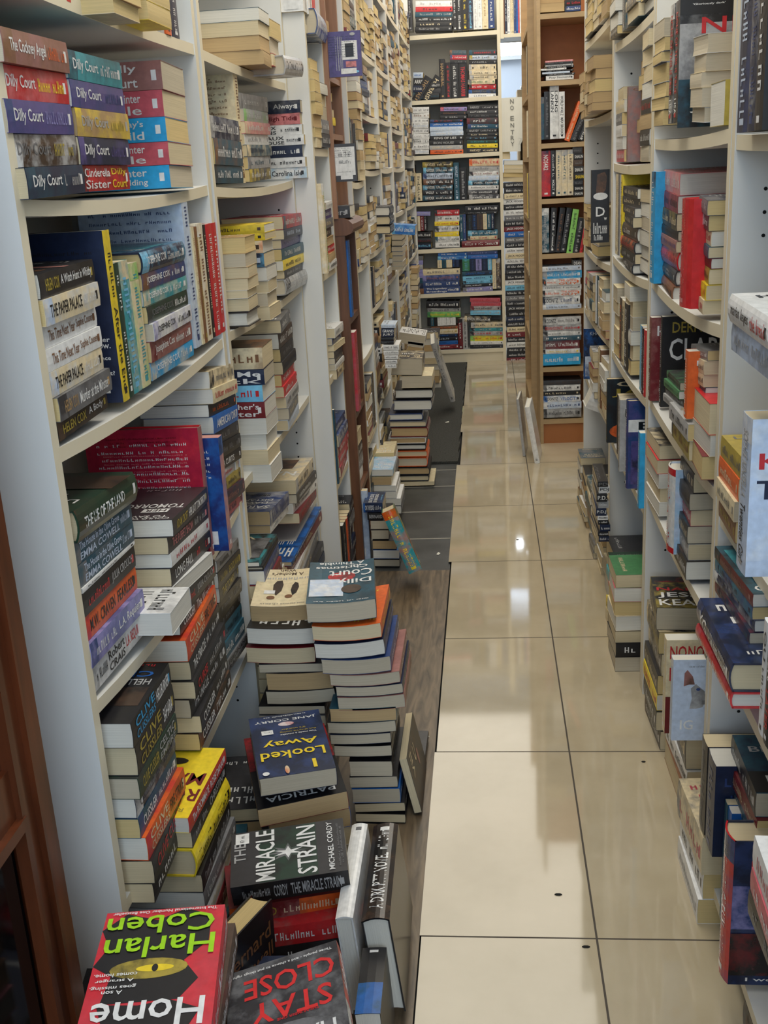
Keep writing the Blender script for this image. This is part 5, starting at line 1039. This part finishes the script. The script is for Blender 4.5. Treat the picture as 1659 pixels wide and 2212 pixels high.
RX('R', .45, 1.95, 1.80, 1.47, 1.60, 'small bright spines above the right fore-edge pile', '20 Rw;10 x;24 n;34 n;20 yk', D=.09)
R('C6', 'R', .345, (655, 582), (690, 590), ('C5', 682, 1522), 'bright blue cover on ' + r2, '28 hw L22 i-0.6', D=.16, first=dict(col='h', amt=.1, art='n', page='w', front=[('#', .75, .7, .5, .5, 'n', 'v'), ('~5', .6, .35, .5, .06, 'w'), ('O', .6, .78, .4, .03, 'w')]))
PR('C6', (728, 640), (862, 765), ('C5', 808, 1450), 'striped hardback pile on ' + r2, '34 dkR hb Qw=~|~;32 KEn hb Qw=~;38 rPR hb Qw;24 mv;20 kf=~|~;36 kcx=~|~;36 RkP=~|~;44 pwE=~|~', D=.13, mode='S', plane=.358, sup=None)
RR('C6', (922, 770), (1000, 790), ('C5', 948, 1690), 'tall crimson ridged cover on ' + r2, '50 rp hb', D=.14, plane=.33)
PR('C6', (1040, 790), (1110, 880), ('C5', 1085, 1660), 'yellow book pile on ' + r2, '34 cP Qc=~;36 yok Qc=~|~;36 xKk Qc=~;24 Rd;26 Te;34 cr=~;36 Kwf=~;34 eEn=~', D=.12, plane=.345)
PX('R', .40, 1.81, 1.69, .985, 1.215, 'rear pile by the near post, second shelf, ' + r2, '30 wk;30 Ee;34 ke=~;34 Kf=~;30 cw;30 bw;30 Kw=~;30 dk=~', 'S', D=.12)
PR('C6', (760, 1600), (900, 1730), (732, 1310), 'green and black pile, third shelf, ' + r2, '34 Ee;30 kE;34 gG=~;34 GKg=~', D=.13, plane=.335, top=dict(col='k'))
RR('C6', (935, 1730), (962, 1738), (950, 1160), 'thin orange-red spine on ' + r2, '12 ow=~', D=.14, plane=.33)
PR('C6', (985, 1610), (1095, 1700), (1000, 1120), 'grey-green pile, third shelf, ' + r2, '30 kE=~;38 TE=~|~;36 ckE=~|~;38 ceE=~;30 ew', D=.13, plane=.345)
PX('R', .34, 1.82, 1.68, .735, .86, 'crimson-topped pile by the near post, ' + r2, '34 Rc G;30 ck G;44 rw G Qc', 'G', D=.18, top=dict(col='r', front=[('#', .5, .3, .9, .02, 'k'), ('#', .5, .5, .9, .02, 'k'), ('#', .5, .7, .9, .02, 'k'), ('~5', .7, .4, .5, .1, 'w')]))
PX('R', .345, 2.36, 2.20, .507, .66, 'cream-ended pile, lowest shelf, ' + r2, '30 wK G Qw;30 cw G;30 wr G Qw;30 rc G;30 Kfc G', 'G', D=.18)
RR('C7', (800, 1085), (850, 1090), (838, 412), 'white spine with red ends, lowest shelf, ' + r2, '16 wr hb=~|~', D=.15, plane=.335, first=dict(col='Z', spine='w', blocks=[(0, .08, 0, 1, 'r'), (.93, 1, 0, 1, 'r')], art='s', amt=.5))
PR('C7', (868, 1190), (968, 1395), (968, 440), 'black shouty pile, lowest shelf, ' + r2, '34 kwf=~|~;30 EwK=~;32 kcT=~|KARA|~;30 PwR=~;30 Kfk=~;34 kcK=~|~', D=.13, plane=.345)
RX('R', .37, 1.72, 1.69, .507, .64, 'short dark spine by the near post, ' + r2, '30 kc=~', D=.1)
# floor before second right bookcase
PX('R', .345, 2.30, 2.12, 0, .33, 'name-lettered pile on the right floor', '34 kwf=~|~;34 kw=~;28 yr=FEARLESS|~;34 kc=~|~;38 Kwc=~|~;38 kxc=~|~;38 kcx=~|~', 'S', D=.14, top=dict(page='g', front=[('#', .5, .12, .9, .14, 'k', 'r'), ('NAME', .45, .42, .8, .1, 'r'), ('JESSIE', .5, .62, .9, .18, 'w'), ('KEANE', .5, .84, .9, .18, 'w')]))
PX('R', .36, 2.08, 1.88, 0, .17, 'black box-like pile on the right floor', '40 de F;30 wk;60 kc=~', 'S', D=.15)
PX('R', .40, 2.10, 1.86, .175, .25, 'turquoise rounded hardback on the right floor pile', '50 tw hb=LINDA', 'S', D=.16)
COV('C8', 1.86, (515, 85), (735, 85), (492, 600), 'cream with red NO lettering, right floor', 'c', T=.03, page='w', front=[('NO', .3, .13, .42, .14, 'r'), ('NO', .75, .13, .4, .14, 'r'), ('NE', .3, .36, .42, .14, 'r'), ('#', .5, .8, 1, .4, 'R', 'f')])
COV('C8', 1.74, (552, 195), (735, 190), (545, 640), 'pale blue with a pink-eared cat, right floor', 'Z', T=.022, page='w', amt=.1, art='w', text='~|~',
    front=[([(.0, .0), (.12, .35), (.05, .7), (.35, .85), (.9, .6), (1, .3), (.8, .05), (.4, 0)], .78, .42, .5, .36, 'E', 'e'), ([(0, .0), (.05, .8), (.3, 1), (.8, .6), (1, .1), (.5, .1)], .5, .22, .34, .2, 'm', 'f'), ('O', .78, .36, .13, .035, 'B'), ('#', .95, .52, .1, .05, 'e'), ('IG', .45, .8, .4, .12, 'w'), ('~14', .7, .08, .5, .02, 'e')])
PX('R', .325, 1.73, 1.55, 0, .17, 'white maze-patterned pile on the right floor', '30 wE=~;30 wk=~;44 cPe=~', 'S', D=.13)
# nearest right bookcase
RR('C5', (1372, 1140), (1600, 1152), (1400, -260), 'tall dark glossy row on ' + r1, '46 nZB=~|~;30 nBE=~|~;30 nwk=~', D=.16, plane=.33, last=dict(col='k', amt=.1, front=[('K', .2, .4, .2, .06, 'w'), ('W', .3, .55, .5, .12, 'w'), ('D', .2, .93, .2, .06, 'e')]))
PX('R', .34, 1.45, 1.30, 1.255, 1.6, 'pile at the right frame edge, top shelf', '30 ce F;30 kw;30 c F;30 kE;28 e F;28 w F;30 c F;30 K', 'S', D=.12)
PX('R', .40, 1.27, 1.08, .703, 1.012, 'support of the thick white pile', '30 k;30 e;30 c;30 k;30 w;30 k;30 K;30 e;30 k', 'S', D=.12)
P('C6', 'R', .27, (1305, 1165), (1659, 1462), (1335, 690), 'thick white pile on ' + r1, '52 ZEe=~|~;52 wk hb=marian keyes|{r}the break', D=.2)
PX('R', .30, 1.20, 1.05, 1.125, 1.16, 'turquoise book on the thick white pile', '20 tw=~', 'S', D=.12)
R('C7', 'R', .285, (1370, 1250), (1452, 1282), ('C6', 1432, 1690), 'pale blue novel with red initial, right edge', '30 ZEs=SOPHIE KINSELLA|{k}Twenties Girl', D=.15,
  first=dict(art='w', amt=.5, front=[('K', .16, .26, .2, .1, 'r'), ('INSELLA', .62, .26, .62, .09, 'r'), ('Twenties', .5, .44, .9, .12, 'n'), ('~4', .4, .85, .3, .03, 'v'), ('#', .5, .95, 1, .1, 'Z')]))
PX('R', .34, 1.60, 1.47, .703, .83, 'orange and cream pile, second shelf, ' + r1, '30 dx=~;28 ce=~;30 oc=~;30 xe=~', 'S', D=.13)
P('C7', 'R', .335, (1190, 1490), (1500, 1960), (1202, 1108), 'maroon-topped pile, lowest shelf, ' + r1, '34 nTR=~|~;30 nBw=~|~;34 Bnt=~|~;34 Rm=~|~', D=.15, sup=None, top=dict(col='T', spine='R', art='k', amt=.8, front=[('CATHERINE', .5, .9, .9, .1, 'w'), ('#', .5, .3, .9, .4, 't', 'T')]))
P('C8', 'R', .30, (668, 70), (882, 470), ('C7', 1085, 1650), 'starry navy pile, lowest shelf, ' + r1, '26 rwP hb=~;46 nwB hb=YG|~', D=.16, sup=None)
R('C8', 'R', .245, (1005, 575), (1066, 618), ('C7', 1560, 1640), 'black and white pair cut by the right frame edge', '16 wk=QU|~;18 kw=SEVEN|{r}LATER', D=.14)
R('C8', 'R', .33, (690, 1080), (765, 1140), (705, 590), 'tall navy pair on the right floor', '20 kn=~;26 nB=~', D=.14)
_yn = hit('C8', (765, 1140), 'R', .33)[0]
RX('R', .345, _yn - .003, _yn - .045, .072, .285, 'blue slim pair on the right floor', '16 TB;20 bw', D=.13)
PX('R', .37, 1.50, 1.395, .072, .27, 'grey pile on the right floor', '26 wk=~;26 kw=~;26 Te=~;26 Ek=~;30 VE=~;20 hw', 'S', D=.14, top=dict(front=[('D', .5, .7, .4, .14, 'w')]))
P('C8', 'R', .362, (868, 740), (1020, 1010), (862, 590), 'midnight blue thriller pile on the right floor', '36 kwB=~|~', D=.15, sup=.27, top=dict(col='T', spine='k', art='n', page='g', front=[('THE', .5, .16, .3, .05, 'E'), ('BROKEN', .5, .27, .8, .1, 'E'), ('MEN', .5, .42, .5, .1, 'E'), ('D', .3, .78, .3, .12, 'w'), ('K', .35, .92, .3, .1, 'h'), ('#', .5, .82, 1, .34, 'k')][::-1]))
R('C8', 'R', .322, (803, 1850), (852, 1885), (843, 1110), 'red-spined thriller on the right floor', '34 rw hb L24=~|GIVE HIM|~', D=.16, first=dict(col='n', spine='r', art='B', amt=.6, page='c', front=[('K', .25, .17, .2, .08, 'r'), ('O', .6, .17, .3, .08, 'r'), ('#', .5, .45, 1, .3, 'B', 'V'), ([(0, 0), (1, .3), (.2, .5), (.0, 1)], .3, .47, .2, .1, 'n'), ('#', .5, .78, 1, .3, 'k', 'R'), ('#', .8, .86, .3, .1, 'x'), ('I won\'t stop', .5, .96, .7, .035, 'w')]))
PX('R', .352, 1.33, 1.12, 0, .046, 'thick brown book at the lower right corner', '40 fdk=~|~', 'S', D=.14)
AUTO('R', .345, 1.69, 2.36, 1.82, 2.05, 'top of ' + r2, PALR, 'FGS', (.12, .18), .9, seed=90)
AUTO('R', .345, 2.44, 3.09, 1.82, 2.05, 'top of ' + r3, PALR, 'FGS', (.12, .18), .9, seed=91)
PX('R', .33, 1.98, 1.80, .735, .80, 'gold book in front, third shelf, second right bookcase', '30 xdK=~|~;26 Ek=~', 'S', D=.12)

PX('R', .30, .955, .84, .072, .385, 'support at the right frame edge', '30 k;30 e;30 c;30 k;30 w;30 k;30 K;30 e', 'S', D=.14)
PX('R', .285, 1.085, .90, .385, .49, 'white rose-covered pile at the right frame edge', '26 ke=~;26 Pw=~;34 wPe=~', 'S', D=.14, top=dict(art='w', front=[('O', .5, .5, .4, .2, 'r', 'R'), ('O', .6, .7, .4, .2, 'P', 'r')]))
RX('R', .345, 2.80, 2.776, 1.218, 1.388, 'dusky mauve cover with a black panel third right bookcase', '24 me', D=.14, first=dict(page='c', art='e', front=[('CATHERINE', .5, .04, .85, .035, 'd'), ('#', .65, .3, .45, .36, 'k', 'f'), ('ELLIS', .65, .17, .34, .05, 'w'), ('L', .3, .93, .14, .09, 'w')]))
PX('R', .355, 3.09, 2.95, 1.218, 1.40, 'far small pile, second shelf, third right bookcase', '30 P;30 w;28 w;28 e;30 c;30 w F', 'S', D=.12)
RX('R', .33, 3.05, 3.03, .457, .64, 'black and gold cover with large serif letters third right bookcase', '24 kxT', D=.13, first=dict(page='c', art='T', amt=.2, blocks=[], front=[('C', .4, .08, .4, .08, 'c'), ('JA', .45, .22, .7, .13, 'x'), ('THE', .5, .33, .4, .03, 'c'), ('O', .5, .82, .9, .26, 'o', 'k'), ('O', .5, .82, .2, .2, 'f')]))
RX('R', .33, 2.75, 2.725, .457, .645, 'grey slim spine third right bookcase, lowest shelf', '12 Ek=~|~', D=.13)
RX('R', .33, 2.60, 2.57, .457, .675, 'night-blue cover with a white rim and big E third right bookcase', '30 BwE hb', D=.14, first=dict(page='c', art='v', amt=.8, blocks=[], front=[('#', .5, .28, 1, .14, 'w'), ('E', .3, .28, .26, .09, 'k'), ('#', .5, .7, .9, .5, 'v', 'k')]))
RX('R', .335, 2.44, 2.41, .457, .635, 'bright blue slim book by the post of third right bookcase', '30 hw', D=.12)
RX('R', .345, 2.93, 2.80, .457, .62, 'row beside the black and gold cover', '30 ke;30 E;24 c;30 T', D=.12)
RX('R', .345, 2.355, 2.325, .727, .905, 'maroon spine before the black cover on second right bookcase', '24 Rwm', D=.12)
RX('R', .357, 2.285, 2.262, .727, .915, 'black cover with bold white capitals on second right bookcase', '24 kw=~|~', D=.135, first=dict(page='w', amt=.1, front=[('DERMOT', .5, .12, .7, .12, 'x'), ('CLARE', .56, .36, .9, .24, 'w'), ('~18', .4, .6, .5, .02, 'e'), ('~18', .4, .66, .5, .02, 'e')]))
# ---------------------------------------------------------------- which books show largest: rays from the camera through the built volumes
from mathutils.bvhtree import BVHTree
bvh = BVHTree.FromPolygons(OCC_V, OCC_F)
cnt = [0] * len(BOOKS); org = Vector((0, 0, CAM_H))
for yy in range(2, 2212, 5):
    for xx in range(2, 1659, 5):
        d = CM.T @ np.array([(xx - CX) / FPX, (yy - CY) / FPX, 1.0])
        h = bvh.ray_cast(org, Vector(d))
        if h[2] is not None:
            i = OCC_ID[h[2]]
            if i >= 0: cnt[i] += 1
order = sorted(range(len(BOOKS)), key=lambda i: -cnt[i])
keep = set(order[:300])
print('BOOKS', len(BOOKS), 'seen', sum(1 for c in cnt if c > 0), 'smallest kept', cnt[order[min(299, len(order) - 1)]])
used = {}
rest = []
for i, b in enumerate(BOOKS):
    if i not in keep:
        b['detail'] = cnt[i] > 6
        cv, pg = build_book(b); rest += [(cv, b['m'], 0), (pg, b['m'], 1)]
        continue
    cv, pg = build_book(b)
    root = bpy.data.objects.new('book', None); col.objects.link(root); root.empty_display_size = 0.02
    root.matrix_world = b['m']
    lb = b['label']
    words = lb.split(' ')
    if len(words) > 16:
        for q in (', spine out', ', pages out', ', spine toward camera', ', pages toward camera'): lb = lb.replace(q, '')
        if len(lb.split(' ')) > 16: print('LONG', lb)
    if lb in used: used[lb] += 1; print('DUP', lb)
    used[lb] = used.get(lb, 0) + 1
    root['label'] = lb; root['category'] = 'book'; root['group'] = b.get('group') or 'single books about the shop'
    c = bpy.data.objects.new('cover', mb_to_mesh('cover', [(cv, None, 0)], [M['jacket'] if b.get('hb') else M['cover']])); col.objects.link(c); c.parent = root
    p = bpy.data.objects.new('page_block', mb_to_mesh('page_block', [(pg, None, 0)], [M['pages']])); col.objects.link(p); p.parent = root
me = mb_to_mesh('distant_books', rest, [M['cover'], M['pages']])
o = bpy.data.objects.new('distant_books', me); col.objects.link(o)
o['label'] = 'remaining smaller or half-hidden books packed on the shelves and floor of the aisle'; o['category'] = 'books'; o['kind'] = 'stuff'
# lights must see thin sheets from both sides
for m in bpy.data.materials: m.use_backface_culling = False
